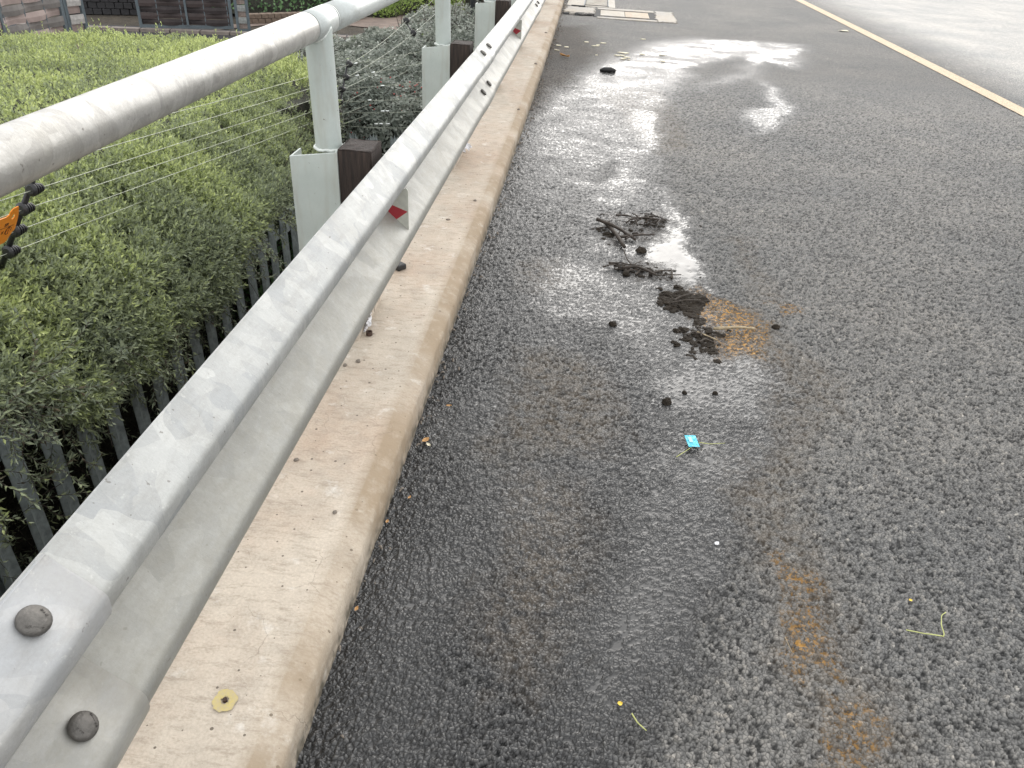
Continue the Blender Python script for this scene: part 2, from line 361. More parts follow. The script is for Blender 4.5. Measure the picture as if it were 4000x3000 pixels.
M['bush'] = leafmat('grey_bush_leaves', [(0, (.10, .12, .10)), (.35, (.20, .225, .19)), (.7, (.34, .36, .31)), (.93, (.48, .50, .45)), (.96, (.24, .32, .12)), (1, (.34, .42, .17))], .45)
M['cover'] = leafmat('ground_cover_leaves', [(0, (.05, .11, .045)), (.5, (.11, .21, .085)), (1, (.20, .34, .14))])
M['bright'] = leafmat('bright_shrub_leaves', [(0, (.15, .21, .06)), (.5, (.26, .36, .09)), (1, (.38, .48, .13))])
M['darkleaf'] = leafmat('dark_hedge_leaves', [(0, (.01, .02, .014)), (.6, (.02, .042, .03)), (1, (.04, .075, .05))])  # leaf colours darkened to hold the shade of the gateway
M['redberry'] = simple('red_berries', (.35, .05, .04), .5)

# ------------------------------------------------------------------ ROAD
WET = [(-.35,5.98),(.06,8.11),(.62,9.51),(1.2,10.12),(2.53,10.13),(2.12,8.43),(1.91,8.39),(1.8,8.68),(1.57,7.76),(.95,7.08),(1.07,7.46),(1.44,8.05),(1.51,8.84),(1.0,7.99),(.89,7.29),(.58,6.14),(.48,4.97),(.49,4.32),(.52,3.95),(.57,3.45),(.59,3.09),(.58,2.82),(.69,2.51),(.76,2.36),(.77,2.16),(.69,1.92),(.59,1.77),(.53,1.64),(.49,1.42),(.44,1.27),(.34,1.1),(.29,1.0),(.15,.83),(.12,.2),(-.6,.2),(-.6,5.0)]
WET2 = [(1.59,7.87),(1.68,7.19),(1.68,6.42),(1.44,5.91),(1.16,5.63),(1.21,5.98),(1.16,6.18),(1.21,6.42),(1.45,6.67)]
DRYIN = [(-.15,2.28),(-.02,2.37),(.14,2.24),(.14,1.97),(.01,1.71),(-.14,1.65),(-.16,1.96)]
DRYIN2 = [(.1,4.67),(.23,4.75),(.22,4.38),(.12,4.31)]
PUD = [(.49,4.28),(.54,3.95),(.57,3.45),(.58,3.02),(.42,2.96),(.34,3.18),(.35,3.34),(.47,3.6)]
PUD2 = [(.33,6.06),(.6,6.0),(.54,4.99),(.36,5.05)]
DAMP = [(-.7,10.2),(-.1,10.4),(.11,8.39),(-.34,5.7),(-.7,5.0)]
FILM3 = [(.2,1.55),(.53,1.7),(.44,1.27),(.29,1.0),(.1,.88),(.01,.91),(.04,1.21)]
SHEEN = [(.10,3.5),(.45,3.4),(.57,3.0),(.62,2.6),(.74,2.3),(.74,2.1),(.66,1.85),(.52,1.6),(.47,1.3),(.28,1.0),(.08,.95),(.10,1.3),(.24,1.75),(.26,2.2),(.14,2.5),(-.15,2.6),(-.1,3.2)]
GLOSS = [(-.36,6.1),(.1,7.9),(.7,9.3),(1.4,10.1),(2.6,10.1),(2.2,8.5),(1.7,8.2),(1.5,8.8),(.95,7.8),(.5,6.0),(.46,4.9),(.47,4.2),(.2,3.6),(-.1,3.6),(-.3,4.2)]
RUST = [[(.49,2.95),(.62,2.90),(.74,2.77),(.71,2.42),(.55,2.36),(.50,2.64)],[(.57,1.46),(.60,1.46),(.60,1.40),(.57,1.38)],[(.56,1.32),(.60,1.32),(.61,1.12),(.545,1.12)],[(.60,.99),(.65,.99),(.63,.90),(.59,.89)],[(.85,2.93),(.92,2.95),(.93,2.9),(.86,2.88)]]
TAN = [[(-.05,1.62),(.10,1.55),(.05,1.2),(-.03,1.0),(-.12,1.1)],[(-.2,3.1),(-.05,3.2),(.02,2.9),(-.12,2.8)],[(.60,2.75),(.74,2.7),(.84,2.3),(.78,1.95),(.68,1.75),(.65,1.45),(.66,1.1),(.70,.6),(.55,.6),(.54,1.1),(.54,1.75),(.68,1.95),(.72,2.3),(.58,2.45)],[(.53,1.76),(.62,1.74),(.62,1.36),(.54,1.36)],[(.81,2.49),(.94,2.39),(.81,1.94),(.67,1.8),(.78,2.13)],[(.75,3.61),(.8,3.62),(.84,2.96),(.78,2.95)],[(.5,2.95),(.8,2.8),(.85,2.4),(.6,2.3)],[(.52,1.8),(.66,1.75),(.66,1.0),(.52,1.05)],[(.0,7.0),(.6,6.9),(.7,5.2),(.5,4.9)],[(-.16,2.3),(.14,2.3),(.16,1.8),(-.16,1.7)],[(.56,1.05),(.72,1.05),(.66,.5),(.52,.5)]]
MUDP = [[(.40,2.98),(.56,2.95),(.52,2.62),(.40,2.68)],[(.45,2.62),(.56,2.6),(.58,2.38),(.46,2.42)],[(.12,3.75),(.45,3.9),(.45,3.45),(.15,3.4)],[(.24,3.2),(.45,3.2),(.45,2.95),(.24,2.98)]]
def masks(X, Y):
    wx = X + (fbm(X * 3, Y * 3, 4) - .5) * .16 + (fbm(X * 24, Y * 16 + 9, 4) - .5) * .11
    wy = Y + (fbm(X * 3 + 40, Y * 3, 4) - .5) * .28 + (fbm(X * 20 + 7, Y * 14, 4) - .5) * .16
    soft = .012 + .008 * Y
    wet = np.maximum(pmask(wx, wy, WET, soft * 2.0), pmask(wx, wy, WET2, soft * 1.5))
    dry = np.maximum(pmask(wx, wy, DRYIN, .07), pmask(wx, wy, DRYIN2, .06))
    wet = np.clip(wet - dry * .45, 0, 1)
    fill = .26 * np.clip(fbm(X * 2.2 + 3, Y * 1.3, 4) * 3.2 - 1.5, 0, 1) + .02
    fill = np.where(Y < 1.6, fill + .18 * np.clip((0.25 - X) * 3, 0, 1) * fbm(X * 4, Y * 4, 2), fill)
    fill = np.maximum(fill, .40 * pmask(wx, wy, FILM3, .10))
    fill = np.maximum(fill, np.clip(.06 + .12 * np.clip((Y - 5.5) / 2.5, 0, 1) + .38 * fbm(X * 3.1, Y * 1.1 + 8, 4) + .75 * (fbm(X * 5, Y * 8 + 4, 4) - .5), 0, .52) * pmask(wx, wy, GLOSS, .15))
    fill = np.maximum(fill, np.clip(.36 + .6 * (fbm(X * 5, Y * 5 + 4, 4) - .4), 0, .6) * pmask(wx, wy, SHEEN, .10))
    fill = np.maximum(fill, .40 * pmask(wx, wy, WET2, .08) * (.6 + .7 * fbm(X * 9, Y * 9, 3)))
    fill = np.maximum(fill, (.75 + .5 * fbm(X * 9, Y * 6, 4)) * pmask(wx, wy, PUD, .06))
    fill = np.maximum(fill, .62 * pmask(wx, wy, PUD2, .12))
    fill = fill * np.clip(wet * 1.3 - .15, 0, 1) * (1 - .75 * dry)
    mx_ = lambda L, s: np.max([pmask(wx, wy, p, s) for p in L], axis=0)
    return wet, fill, mx_(RUST, .045), mx_(TAN, .07), mx_(MUDP, .03), pmask(wx, wy, DAMP, .15)
def stones(X, Y, cell, seed):
    r = np.random.default_rng(seed); n = 512
    jx, jy, idr = r.random((n, n)), r.random((n, n)), r.random((n, n)); tx, ty = r.normal(size=(n, n)), r.normal(size=(n, n))
    gx = X / cell; gy = Y / cell; ix = np.floor(gx).astype(int); iy = np.floor(gy).astype(int)
    f1 = np.full(X.shape, 9.); f2 = np.full(X.shape, 9.); di = np.zeros(X.shape); ax = np.zeros(X.shape); ay = np.zeros(X.shape); bi = np.zeros(X.shape, int)
    for a in (-1, 0, 1):
        for b in (-1, 0, 1):
            cx_ = ix + a; cy_ = iy + b; u = cx_ & 511; v = cy_ & 511
            dx = gx - (cx_ + .12 + .76 * jx[u, v]); dy = gy - (cy_ + .12 + .76 * jy[u, v]); d = np.sqrt(dx * dx + dy * dy)
            c = d < f1; f2 = np.where(c, f1, np.minimum(f2, d)); f1 = np.where(c, d, f1)
            di = np.where(c, idr[u, v], di); ax = np.where(c, dx, ax); ay = np.where(c, dy, ay); bi = np.where(c, u * 512 + v, bi)
    t = tx.ravel()[bi] * ax + ty.ravel()[bi] * ay
    return f2 - f1, di, t
def grid_faces(nr, nc, base=0):
    i = np.arange(nr - 1)[:, None] * nc + np.arange(nc - 1)[None, :] + base
    return np.stack([i, i + 1, i + 1 + nc, i + nc], -1).reshape(-1, 4)
KX = -.402
Yr = [.38]
while Yr[-1] < 8.6: Yr.append(Yr[-1] + .0023 + .0021 * Yr[-1])
Yr = np.array(Yr); Wy = lambda y: 1.62 + .42 * y
NC = 620; U = np.linspace(0, 1, NC)
Yn = np.repeat(Yr[:, None], NC, 1); Xn = KX - .02 + U[None, :] * (Wy(Yn) + .02)
e1, id1, t1 = stones(Xn, Yn, .0105, 3)
e2, id2, t2 = stones(Xn + 5, Yn + 3, .0062, 4)
big = np.clip(e1 / .26, 0, 1) ** .6 * (.35 + .65 * id1) + t1 * .20
sm = np.clip(e2 / .3, 0, 1) ** .6 * (.12 + .38 * id2) + t2 * .08
hgt = np.maximum(np.where(id1 > .18, big, 0), sm)
hgt = np.clip(hgt, 0, 1.25)
wet, fill, rust, tan, mud, damp = masks(Xn, Yn)
fade = np.clip((Yn - .38) / .05, 0, 1) * np.clip((8.55 - Yn) / 2.0, 0, 1) * np.clip((1 - U[None, :]) * 30, 0, 1)
lvl = fill * 1.15
filmn = np.clip((lvl - hgt) / .10, 0, 1) * (fill > .02)
hh = np.maximum(hgt, lvl)
und = (fbm(Xn * 5, Yn * 5, 3) - .5) * .003
Zn = (hh * .0075 - .0062) * fade + und * fade
nf = np.clip((8.4 - Yn) / 2.0, 0, 1) * np.clip((1 - U[None, :]) * 30, 0, 1) * np.clip((Yn - .38) / .05, 0, 1)
film_far_n = np.clip((fill - .35) / .35, 0, 1)
parts = [dict(V=np.stack([Xn, Yn, Zn], -1).reshape(-1, 3), F=grid_faces(len(Yr), NC), wet=wet, film=filmn * nf + fill * 1.15 * (1 - nf), rust=rust, tan=tan, mud=mud, damp=damp,
              near=nf, stone=np.where((id1 > .18) & (big >= sm), (id1 - .18) / .82, id2 * .8), hgt=np.clip(np.minimum(hgt, 1) * 2.1 - .16, 0, 1), lane_glare=np.clip((Yn - 3) / 9, 0, 1) * .20 + np.clip((Xn - (3.72 + bend(Yn) * 1.3)) / 1.0, 0, 1) * .75)]
def region(xs, ys):
    X, Y = np.meshgrid(xs, ys) if not callable(xs) else (None, None)
    return X, Y
def addgrid(X, Y):
    wet, fill, rust, tan, mud, damp = masks(X, Y)
    film = fill * 1.15
    lane_glare = np.clip((X - (3.72 + bend(Y) * 1.3)) / 1.0, 0, 1) * .75 + np.clip((Y - 3) / 9, 0, 1) * .20  # painted glare grows past the edge line and with distance
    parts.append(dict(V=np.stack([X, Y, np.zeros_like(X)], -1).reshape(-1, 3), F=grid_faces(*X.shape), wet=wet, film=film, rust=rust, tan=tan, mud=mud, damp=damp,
                      near=np.zeros_like(X), stone=np.zeros_like(X), hgt=np.zeros_like(X), lane_glare=lane_glare))
# strip right of the fine patch
u = np.linspace(0, 1, 40); Yq = Yr[::6]; Yq = np.append(Yq, Yr[-1])
Yg = np.repeat(Yq[:, None], 40, 1); x0 = KX + Wy(Yg); addgrid(x0 + u[None, :] * (6.1 - x0), Yg)
yf = np.concatenate([np.arange(Yr[-1], 14.2, .04)])
X, Y = np.meshgrid(np.concatenate([np.arange(KX - .25, 2.99, .022), np.linspace(3.0, 6.1, 22)]), yf); addgrid(X, Y)
X, Y = np.meshgrid(np.concatenate([np.arange(-1.6, 6, .3), [6, 9, 14]]), np.concatenate([np.arange(yf[-1], 24, .4), [24, 30, 45, 80, 200]])); addgrid(X, Y)
X, Y = np.meshgrid(np.array([6.1, 9, 14]), np.array([-30, .38, 5, 8, yf[-1]])); addgrid(X, Y)
X, Y = np.meshgrid(np.linspace(KX, 6.1, 12), np.array([-30, -10, -3, 0, .2, .38])); addgrid(X, Y)
off = 0; VV = []; FF = []; A = {k: [] for k in ('wet', 'film', 'rust', 'tan', 'mud', 'damp', 'near', 'stone', 'hgt', 'lane_glare')}
for p in parts:
    VV.append(p['V']); FF.append(p['F'] + off); off += len(p['V'])
    for k in A: A[k].append(np.asarray(p[k]).ravel())
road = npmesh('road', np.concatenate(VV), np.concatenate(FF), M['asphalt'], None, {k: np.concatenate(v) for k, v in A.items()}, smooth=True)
tag(road, kind='structure')

# yellow edge line
ys = np.arange(-4, 60, .25); xl = 3.60 + bend(ys) * 1.25; wv = .155
v = []; f = []
for i, y in enumerate(ys): v += [(xl[i], y, .004), (xl[i] + wv, y, .004)]
for i in range(len(ys) - 1): f.append((2 * i, 2 * i + 1, 2 * i + 3, 2 * i + 2))
tag(mesh('road_edge_line', v, f, M['line']), kind='structure')

# ------------------------------------------------------------------ ground of the garden, below the road
def sheet(name, pts, z, mat, kind='structure'):
    return tag(mesh(name, [(x, y, z) for x, y in pts], [tuple(range(len(pts)))], mat), kind=kind)
sheet('ground', [(-400, -400), (400, -400), (400, 400), (-400, 400)], -1.06, M['soil'])
sheet('verge', [(13.9, -200), (200, -200), (200, 300), (13.9, 300)], -.02, M['verge'])
sheet('driveway', [(-12, 8), (-1.2, 12), (-1.2, 15.2), (-4.6, 15.2), (-12, 13.8)], -1.05, M['tar'])
sheet('garden_path', [(-6.9, 14.6), (-6.9, 15.4), (-5.6, 16.4), (-1.0, 15.6), (-1.0, 19), (-3.6, 19.2), (-5.2, 17.4)], -1.046, M['path'])
sheet('side_road', [(-6.5, 20.6), (-1.0, 19.5), (-1.0, 45), (-14, 45)], -1.042, M['conc_road'])
MB().box(-.97, -.86, -20, 90, -1.06, .094).build('retaining_wall', M['conc_road']).__setitem__('kind', 'structure')

# ------------------------------------------------------------------ KERB / PLINTH
prof = [(-.86, -.02)] + [(-.86, .1)] + [(x, .1) for x in np.arange(-.84, -.46, .02)] + [(-.455, .1), (-.450, .0992), (-.435, .0945), (-.420, .0885), (-.409, .081), (-.4055, .073)] + [(-.4045, .05), (-.404, .035), (-.403, .018), (-.403, -.02)]
def plinth(y0, y1, step, parent):
    n = int((y1 - y0) / step) + 1; ys = np.linspace(y0, y1, n); P = np.array(prof)
    Y = np.repeat(ys[:, None], len(P), 1); X = P[None, :, 0] + bend(Y); Z = np.repeat(P[None, :, 1], n, 0)
    e = np.clip((P[None, :, 0] + .452) / .03, 0, 1) * (P[None, :, 1] > -.01)
    nz = fbm(Y * 14 + X * 9, Z * 40 + X * 30, 4) - .5; n2 = fbm(Y * 50, Z * 60 + X * 60, 3) - .5
    X = X + e * (nz * .011 + n2 * .006); Z = Z + np.where(e > 0, nz * .008 + n2 * .004, (fbm(X * 9, Y * 6, 3) - .5) * .003) * (Z > .01)
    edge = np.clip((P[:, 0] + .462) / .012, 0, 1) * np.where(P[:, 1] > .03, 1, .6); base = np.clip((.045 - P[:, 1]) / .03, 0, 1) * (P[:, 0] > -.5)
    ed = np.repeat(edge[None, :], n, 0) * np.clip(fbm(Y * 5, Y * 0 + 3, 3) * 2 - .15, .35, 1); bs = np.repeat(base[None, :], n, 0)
    return npmesh('kerb_section', np.stack([X, Y, Z], -1).reshape(-1, 3), grid_faces(n, len(P))[:, ::-1], M['kerb'], parent, {'edge': ed.ravel(), 'base': bs.ravel()}, smooth=True)
kerb = empty('kerb', (0, 0, 0)); tag(kerb, kind='structure')
plinth(-3.0, 11.46, .02, kerb); plinth(11.475, 19.5, .05, kerb); plinth(19.52, 60, .4, kerb)
# yellow paint mark round a cut-off anchor bolt
def ring_mat():
    n = NT('yellow_marking_paint'); c = n.coord(); f = n.noise(c, 120, 5, .7)
    n.P(Base_Color=n.mix(n.rng(f, .3, .6), (.42, .35, .24), (.50, .41, .16)), Roughness=.8); return n.m
v = []; f = []
for i in range(28):
    a = 2 * math.pi * i / 28; r1 = .0215 + random.uniform(-.002, .003); r0 = .0075 + random.uniform(-.002, .002)
    v += [(r1 * math.cos(a), r1 * math.sin(a) * 1.05, 0), (r0 * math.cos(a), r0 * math.sin(a), 0)]
for i in range(28): j = (i + 1) % 28; f.append((2 * i, 2 * j, 2 * j + 1, 2 * i + 1))
t = empty('anchor_bolt', (-.538, .803, .1015), 'small rusty anchor stub ringed with yellow paint on the concrete kerb', 'anchor bolt')
mesh('paint_ring', v, f, ring_mat(), t, loc=(0, 0, .0006))
MB().tube([(0, 0, -.002), (0, 0, .004)], .0042, 10).build('bolt_stub', M['rustnut'], t)

# ------------------------------------------------------------------ GUARDRAIL
XB, ZT = -.569, H - .650
raw = [(.012, .000), (.014, -.003), (.062, -.046), (.070, -.055), (.072, -.064), (.0705, -.084), (.064, -.094), (.012, -.130), (.002, -.140), (.000, -.150), (.000, -.162), (.004, -.172), (.066, -.226), (.075, -.234), (.079, -.245), (.078, -.268), (.069, -.279), (.004, -.318), (.0, -.320)]
def smoothprof(p, it=1):
    for _ in range(it):
        q = [p[0]]
        for a, b in zip(p[:-1], p[1:]):
            q.append((a[0] * .75 + b[0] * .25, a[1] * .75 + b[1] * .25)); q.append((a[0] * .25 + b[0] * .75, a[1] * .25 + b[1] * .75))
        q.append(p[-1]); p = q
    return p
wprof = smoothprof(raw)
def wbeam(y0, y1, offn, mat, parent):
    n = max(2, int((y1 - y0) / .1) + 1); ys = np.linspace(y0, y1, n)
    v = []; f = []; m = len(wprof)
    for side in (0, 1):
        for y in ys:
            oy = offn * min(1, max(0, (y - (y1 - .42)) / .1))
            for x, z in wprof: v.append((XB + oy + x + float(bend(y)) - side * .0032, y, ZT + z - side * .0004 + oy * .6))
    tot = n * m
    for s in (0, 1):
        for i in range(n - 1):
            for k in range(m - 1):
                q = s * tot + i * m + k; ff = (q, q + 1, q + 1 + m, q + m); f.append(ff if s == 0 else ff[::-1])
    for i in (0, n - 1):
        for k in range(m - 1):
            q = i * m + k; ff = (q, q + tot, q + tot + 1, q + 1); f.append(ff if i == 0 else ff[::-1])
    for k in (0, m - 1):
        for i in range(n - 1):
            q = i * m + k; ff = (q, q + m, q + m + tot, q + tot); f.append(ff if k == 0 else ff[::-1])
    o = mesh('rail_beam', v, f, mat, parent); sm = [True] * len(o.data.polygons)
    at = o.data.attributes.new('grime', 'FLOAT', 'POINT'); at.data.foreach_set('value', [1.0 if -.272 < z < -.12 else (.25 if z < -.09 else 0.0) for _s in (0, 1) for _y in ys for x, z in wprof])
    for i in range(2 * (n - 1) * (m - 1), len(sm)): sm[i] = False
    o.data.polygons.foreach_set('use_smooth', sm); return o
gr = empty('guardrail', (XB, 0, 0), 'long galvanised steel corrugated crash barrier running along the concrete kerb', 'guardrail')
gr.location = (0, 0, 0)
SPL = [.385, 4.10, 7.79, 11.48, 15.17, 18.86, 22.55]
for i, s in enumerate([-3.28] + SPL[:-1]):
    e = s + 3.69 + .155; wbeam(s - .155, e, .0075, M['zinc2'] if i == 0 else M['zinc'], gr)
# alternate beams lap over each other: shift lap order so each nearer beam is on top
# bolts
def text_mesh(txt, size, depth, mat, parent, name, mw):
    cu = bpy.data.curves.new('t', 'FONT'); cu.body = txt; cu.size = size; cu.extrude = depth; cu.align_x = 'CENTER'; cu.align_y = 'CENTER'; cu.resolution_u = 3
    to = bpy.data.objects.new('t', cu); C.objects.link(to)
    me = bpy.data.meshes.new_from_object(to.evaluated_get(bpy.context.evaluated_depsgraph_get()))
    bpy.data.objects.remove(to); bpy.data.curves.remove(cu)
    me.materials.clear(); me.materials.append(mat)
    o = bpy.data.objects.new(name, me); C.objects.link(o); o.parent = parent; o.matrix_local = mw; return o
def dome(rad, h, n=24, k=7):
    v = [(0, 0, h)]; f = []
    for j in range(1, k + 1):
        a = (math.pi / 2) * j / k
        for i in range(n):
            g = 2 * math.pi * i / n; v.append((rad * math.sin(a) * math.cos(g), rad * math.sin(a) * math.sin(g), h * (.25 + .75 * math.cos(a)) if j < k else h * .25))
    for i in range(n): v.append((rad * .97 * math.cos(2 * math.pi * i / n), rad * .97 * math.sin(2 * math.pi * i / n), 0))
    for i in range(n): f.append((0, 1 + i, 1 + (i + 1) % n))
    for j in range(k):
        for i in range(n):
            a = 1 + j * n + i; b = 1 + j * n + (i + 1) % n; f.append((a, a + n, b + n, b))
    return v, f
dv, df = dome(.0177, .0105)
bolt0 = None
def place_bolt(y, zc, off):
    """zc: index of slope 0 upper,1 lower"""
    global bolt0
    tpos = [(.038, -.0245), (.044, -.2065)][zc]; xx = XB + tpos[0] + off + float(bend(y)); zz = ZT + tpos[1] + off * .6 + .0005
    nx, nz = (.043, .059) if zc == 0 else (.054, .058)
    nrm = Vector((nx, 0, nz)).normalized(); q = nrm.to_track_quat('Z', 'Y')
    if bolt0 is None: b = mesh('bolt', dv, df, M['bolt'], gr, True); bolt0 = b
    else: b = dup(bolt0, gr)
    b.rotation_mode = 'QUATERNION'; b.rotation_quaternion = q; b.location = Vector((xx, y, zz)) + nrm * .0012; return b
for i, s in enumerate(SPL[:5]):
    for dy in (-.108, .108):
        for z in (0, 1):
            b = place_bolt(s + dy, z, .0078)
            if i == 0 and dy > 0:
                r1, r2 = (R(70), R(-60)) if z == 0 else (R(-100), R(60))
                for tx, rr, sc in (('RSP', r1, .0068), ('VArmco', r2, .0055)):
                    text_mesh(tx, sc, .0006, M['bolt'], b, 'lettering', Matrix.Rotation(rr, 4, 'Z') @ Matrix.Translation((0, -.0105, .0085)) @ Matrix.Rotation(R(38), 4, 'X'))
# posts with timber spacer, and reflectors
PY = [.25 + 1.86 * k for k in range(12)]
def channel():
    b = MB(); t = .006; zt = H - .641; zb = .098
    def plate(xa, xb, ya, yb, za, zb_):  # sloped top
        n = len(b.v); b.v.extend([(xa, ya, zb), (xb, ya, zb), (xb, yb, zb), (xa, yb, zb), (xa, ya, za), (xb, ya, zb_), (xb, yb, zb_), (xa, yb, za)])
        b.f.extend([tuple(n + i for i in q) for q in ((0, 3, 2, 1), (4, 5, 6, 7), (0, 1, 5, 4), (2, 3, 7, 6), (0, 4, 7, 3), (1, 2, 6, 5))])
    plate(-.822, -.683, 0, t, zt - .020, zt)
    plate(-.822, -.822 + t, t + .0005, .085, zt - .0205, zt - .0205 + .001)
    plate(-.683 - .008, -.683, t + .0005, .105, zt + .001, zt + .002)
    return b
stl = None
for k, y in enumerate(PY):
    bx = float(bend(y))
    if stl is None:
        stl = channel().build('steel_post', M['post'], gr, loc=(bx, y, 0), bevel=.0012)
        tb = MB().box(-.682, -.586, .004, .122, .35, H - .632).build('timber_block', M['timber'], gr, loc=(bx, y, 0), bevel=.004)
        bm = bmesh.new(); bm.from_mesh(tb.data); bmesh.ops.subdivide_edges(bm, edges=bm.edges[:], cuts=3, use_grid_fill=True)
        for vv in bm.verts: vv.co += Vector([random.uniform(-.0014, .0014) for _ in range(3)])
        bm.to_mesh(tb.data); bm.free()
        fp = MB().box(-.76, -.657, .0, .30, .094, .185).build('post_footing', M['kerb'], gr, loc=(bx, y, 0), bevel=.006)
    else:
        for o in (stl, tb, fp): dup(o, gr, (bx, y, 0))
    if k % 2 == 1:
        yy = y + .07; z = lambda d: H - d
        pl = [(-.4985, z(.758)), (-.4985, z(.886)), (-.503, z(.889)), (-.573, z(.862)), (-.573, z(.775)), (-.503, z(.751))]
        b = MB(); n = len(pl); b.prism([(x, 0, zz) for x, zz in pl], ((bx, yy, 0), (bx, yy + .003, 0))); rf = b.build('reflector', M['white'], gr)
        MB().prism([(x, 0, zz) for x, zz in [(-.573, z(.796)), (-.5005, z(.822)), (-.558, z(.8665)), (-.573, z(.862))]], ((bx, yy - .0012, 0), (bx, yy - .0004, 0))).build('red_arrow', M['red'], rf)
        MB().tube([(bx - .53, yy - .002, z(.888)), (bx - .50, yy - .002, z(.896))], .0025, 6).build('clip', M['black'], rf)

# ------------------------------------------------------------------ HANDRAIL
hr = empty('handrail', (0, 0, 0), 'round grey tube handrail on pale posts above and behind the crash barrier', 'handrail')
HX, HZ, HR = -.737, H - .322, .038
UP = [PY[k] + .075 for k in range(len(PY))]
def pipe(y0, y1, rad, mat, name='tube_rail', n=40, dz=0):
    ys = np.linspace(y0, y1, max(2, int((y1 - y0) / .2) + 1))
    return MB().tube([(HX + float(bend(y)), y, HZ + dz) for y in ys], rad, n).build(name, mat, hr, True)
flat = lambda o: o.data.polygons.foreach_set('use_smooth', [len(p.vertices) < 8 for p in o.data.polygons])
sleeves = [1, 3, 5, 7]
prev = -2.5
for k in sleeves:
    c = UP[k]; a, b_ = c - .085, c + .085
    o = pipe(prev, a - .005, HR, M['zinc_pipe'] if k == 1 else M['pipe_pale']); flat(o)
    flat(pipe(a - .008, a + .008, HR * .93, M['gap'], 'joint_ring'))
    flat(pipe(a + .001, b_ - .004, HR * 1.004, M['pipe_pale'], 'sleeve'))
    flat(pipe(b_ - .008, b_ + .016, HR * .94, M['gap'], 'joint_ring'))
    flat(pipe(b_ + .001, b_ + .009, HR * 1.0, M['pipe_pale'], 'sleeve'))
    prev = b_ + .013
flat(pipe(prev, 40, HR, M['pipe_pale']))
for k in range(12):
    if k in (0,): continue
    y = UP[k]; bx = float(bend(y)); x = HX + .008 + bx
    MB().tube([(x, y, H - .655), (x - .006, y, HZ)], .0375, 32, False).build('upright', M['post'], hr, True)
    # weld beads
    for zz, rr in ((H - .648, .040), ):
        pts = [(x + rr * math.cos(a), y + rr * math.sin(a), zz + random.uniform(-.002, .002)) for a in np.linspace(0, 2 * math.pi, 34)]
        MB().tube(pts, [random.uniform(.0025, .0055) for _ in pts], 6).build('weld_bead', M['weld'], hr, True)
    pts = []
    for a in np.linspace(0, 2 * math.pi, 34):
        ca, sa = math.cos(a), math.sin(a); px_ = .0378 * ca; zz = HZ - math.sqrt(max(0, HR ** 2 - px_ ** 2 * .98)); pts.append((HX + bx + px_, y + .0378 * sa, zz - .001))
    MB().tube(pts, [random.uniform(.0022, .0045) for _ in pts], 6).build('weld_bead', M['weld'], hr, True)
tp = (bpy.data.objects.get('upright'))

# ------------------------------------------------------------------ PALISADE FENCES
def ptop(y): return -.155 + .085 * (5.4 - y)
def pale_mesh(h, name):
    """W-section pale, three-pointed top; origin at the top tip, faces +X side"""
    xs = [-.034, -.022, -.008, .008, .022, .034]; dp = [0, .012, .002, .002, .012, 0]; top = [-.052, -.006, -.032, -.032, -.006, -.052]
    # centre tip
    xs.insert(3, 0); dp.insert(3, .001); top.insert(3, 0.0)
    v = []; f = []; n = len(xs)
    for t in (0, .003):
        for z in (0, 1):
            for i in range(n): v.append((dp[i] - t, xs[i], top[i] if z else -h))
    for s in (0, 1):
        for i in range(n - 1):
            a = s * 2 * n + i; ff = (a, a + 1, a + 1 + n, a + n); f.append(ff if s == 0 else ff[::-1])
    for i in (0, n - 1):
        ff = (i, i + n, i + 3 * n, i + 2 * n); f.append(ff if i == 0 else ff[::-1])
    for i in range(n - 1): f.append((n + i, n + i + 1, 3 * n + i + 1, 3 * n + i))
    return v, f
pv, pf = pale_mesh(1.35, 'pale')
fence = empty('palisade_fence', (0, 0, 0), 'grey steel palisade fence half buried in the green hedge below the handrail', 'fence')
XF = -1.5; proto = None
ypal = [1.406 + .15 * k for k in range(-12, 27)]
for y in ypal:
    if y > 5.35: continue
    if proto is None: p = mesh('pale', pv, pf, M['pale'], fence); proto = p
    else: p = dup(proto, fence)
    p.location = (XF, y, ptop(y)); p.rotation_euler = (random.uniform(-.006, .006), random.uniform(-.01, .01), random.uniform(-.04, .04))
for zo in (-.22, -1.15):
    MB().prism([(0, 0, 0), (.005, 0, 0), (.005, 0, .05), (0, 0, .05)], ((XF - .012, -.5, ptop(-.5) + zo), (XF - .012, 5.42, ptop(5.42) + zo))).build('fence_rail', M['pale'], fence)
    MB().prism([(0, 0, 0), (-.04, 0, 0), (-.04, 0, .005), (0, 0, .005)], ((XF - .013, -.5, ptop(-.5) + zo), (XF - .013, 5.42, ptop(5.42) + zo))).build('fence_rail', M['pale'], fence)
for y in (1.37, 4.2):
    b = MB().box(XF - .10, XF - .093, y - .05, y + .05, -1.08, ptop(y) - .08).box(XF - .093, XF - .031, y - .0035, y + .0035, -1.08, ptop(y) - .08).box(XF - .031, XF - .024, y - .05, y + .05, -1.08, ptop(y) - .08)
    b.build('fence_post', M['pale'], fence)
fence2 = empty('palisade_fence', (0, 0, 0), 'short return of spiked grey palisade fence with pointed tips behind the timber post', 'fence')
for k, x in enumerate([-1.64, -1.49, -1.335, -1.19, -1.04]):
    p = dup(proto, fence2, (x, 5.46, -.155)); p.rotation_euler = (0, random.uniform(-.02, .02), -math.pi / 2 + random.uniform(-.05, .05))
MB().box(-1.66, -.98, 5.47, 5.475, -.40, -.35).box(-1.66, -.98, 5.475, 5.51, -.355, -.35).build('fence_rail', M['pale'], fence2)
MB().box(-1.66, -.98, 5.47, 5.475, -1.0, -.95).build('fence_rail', M['pale'], fence2)

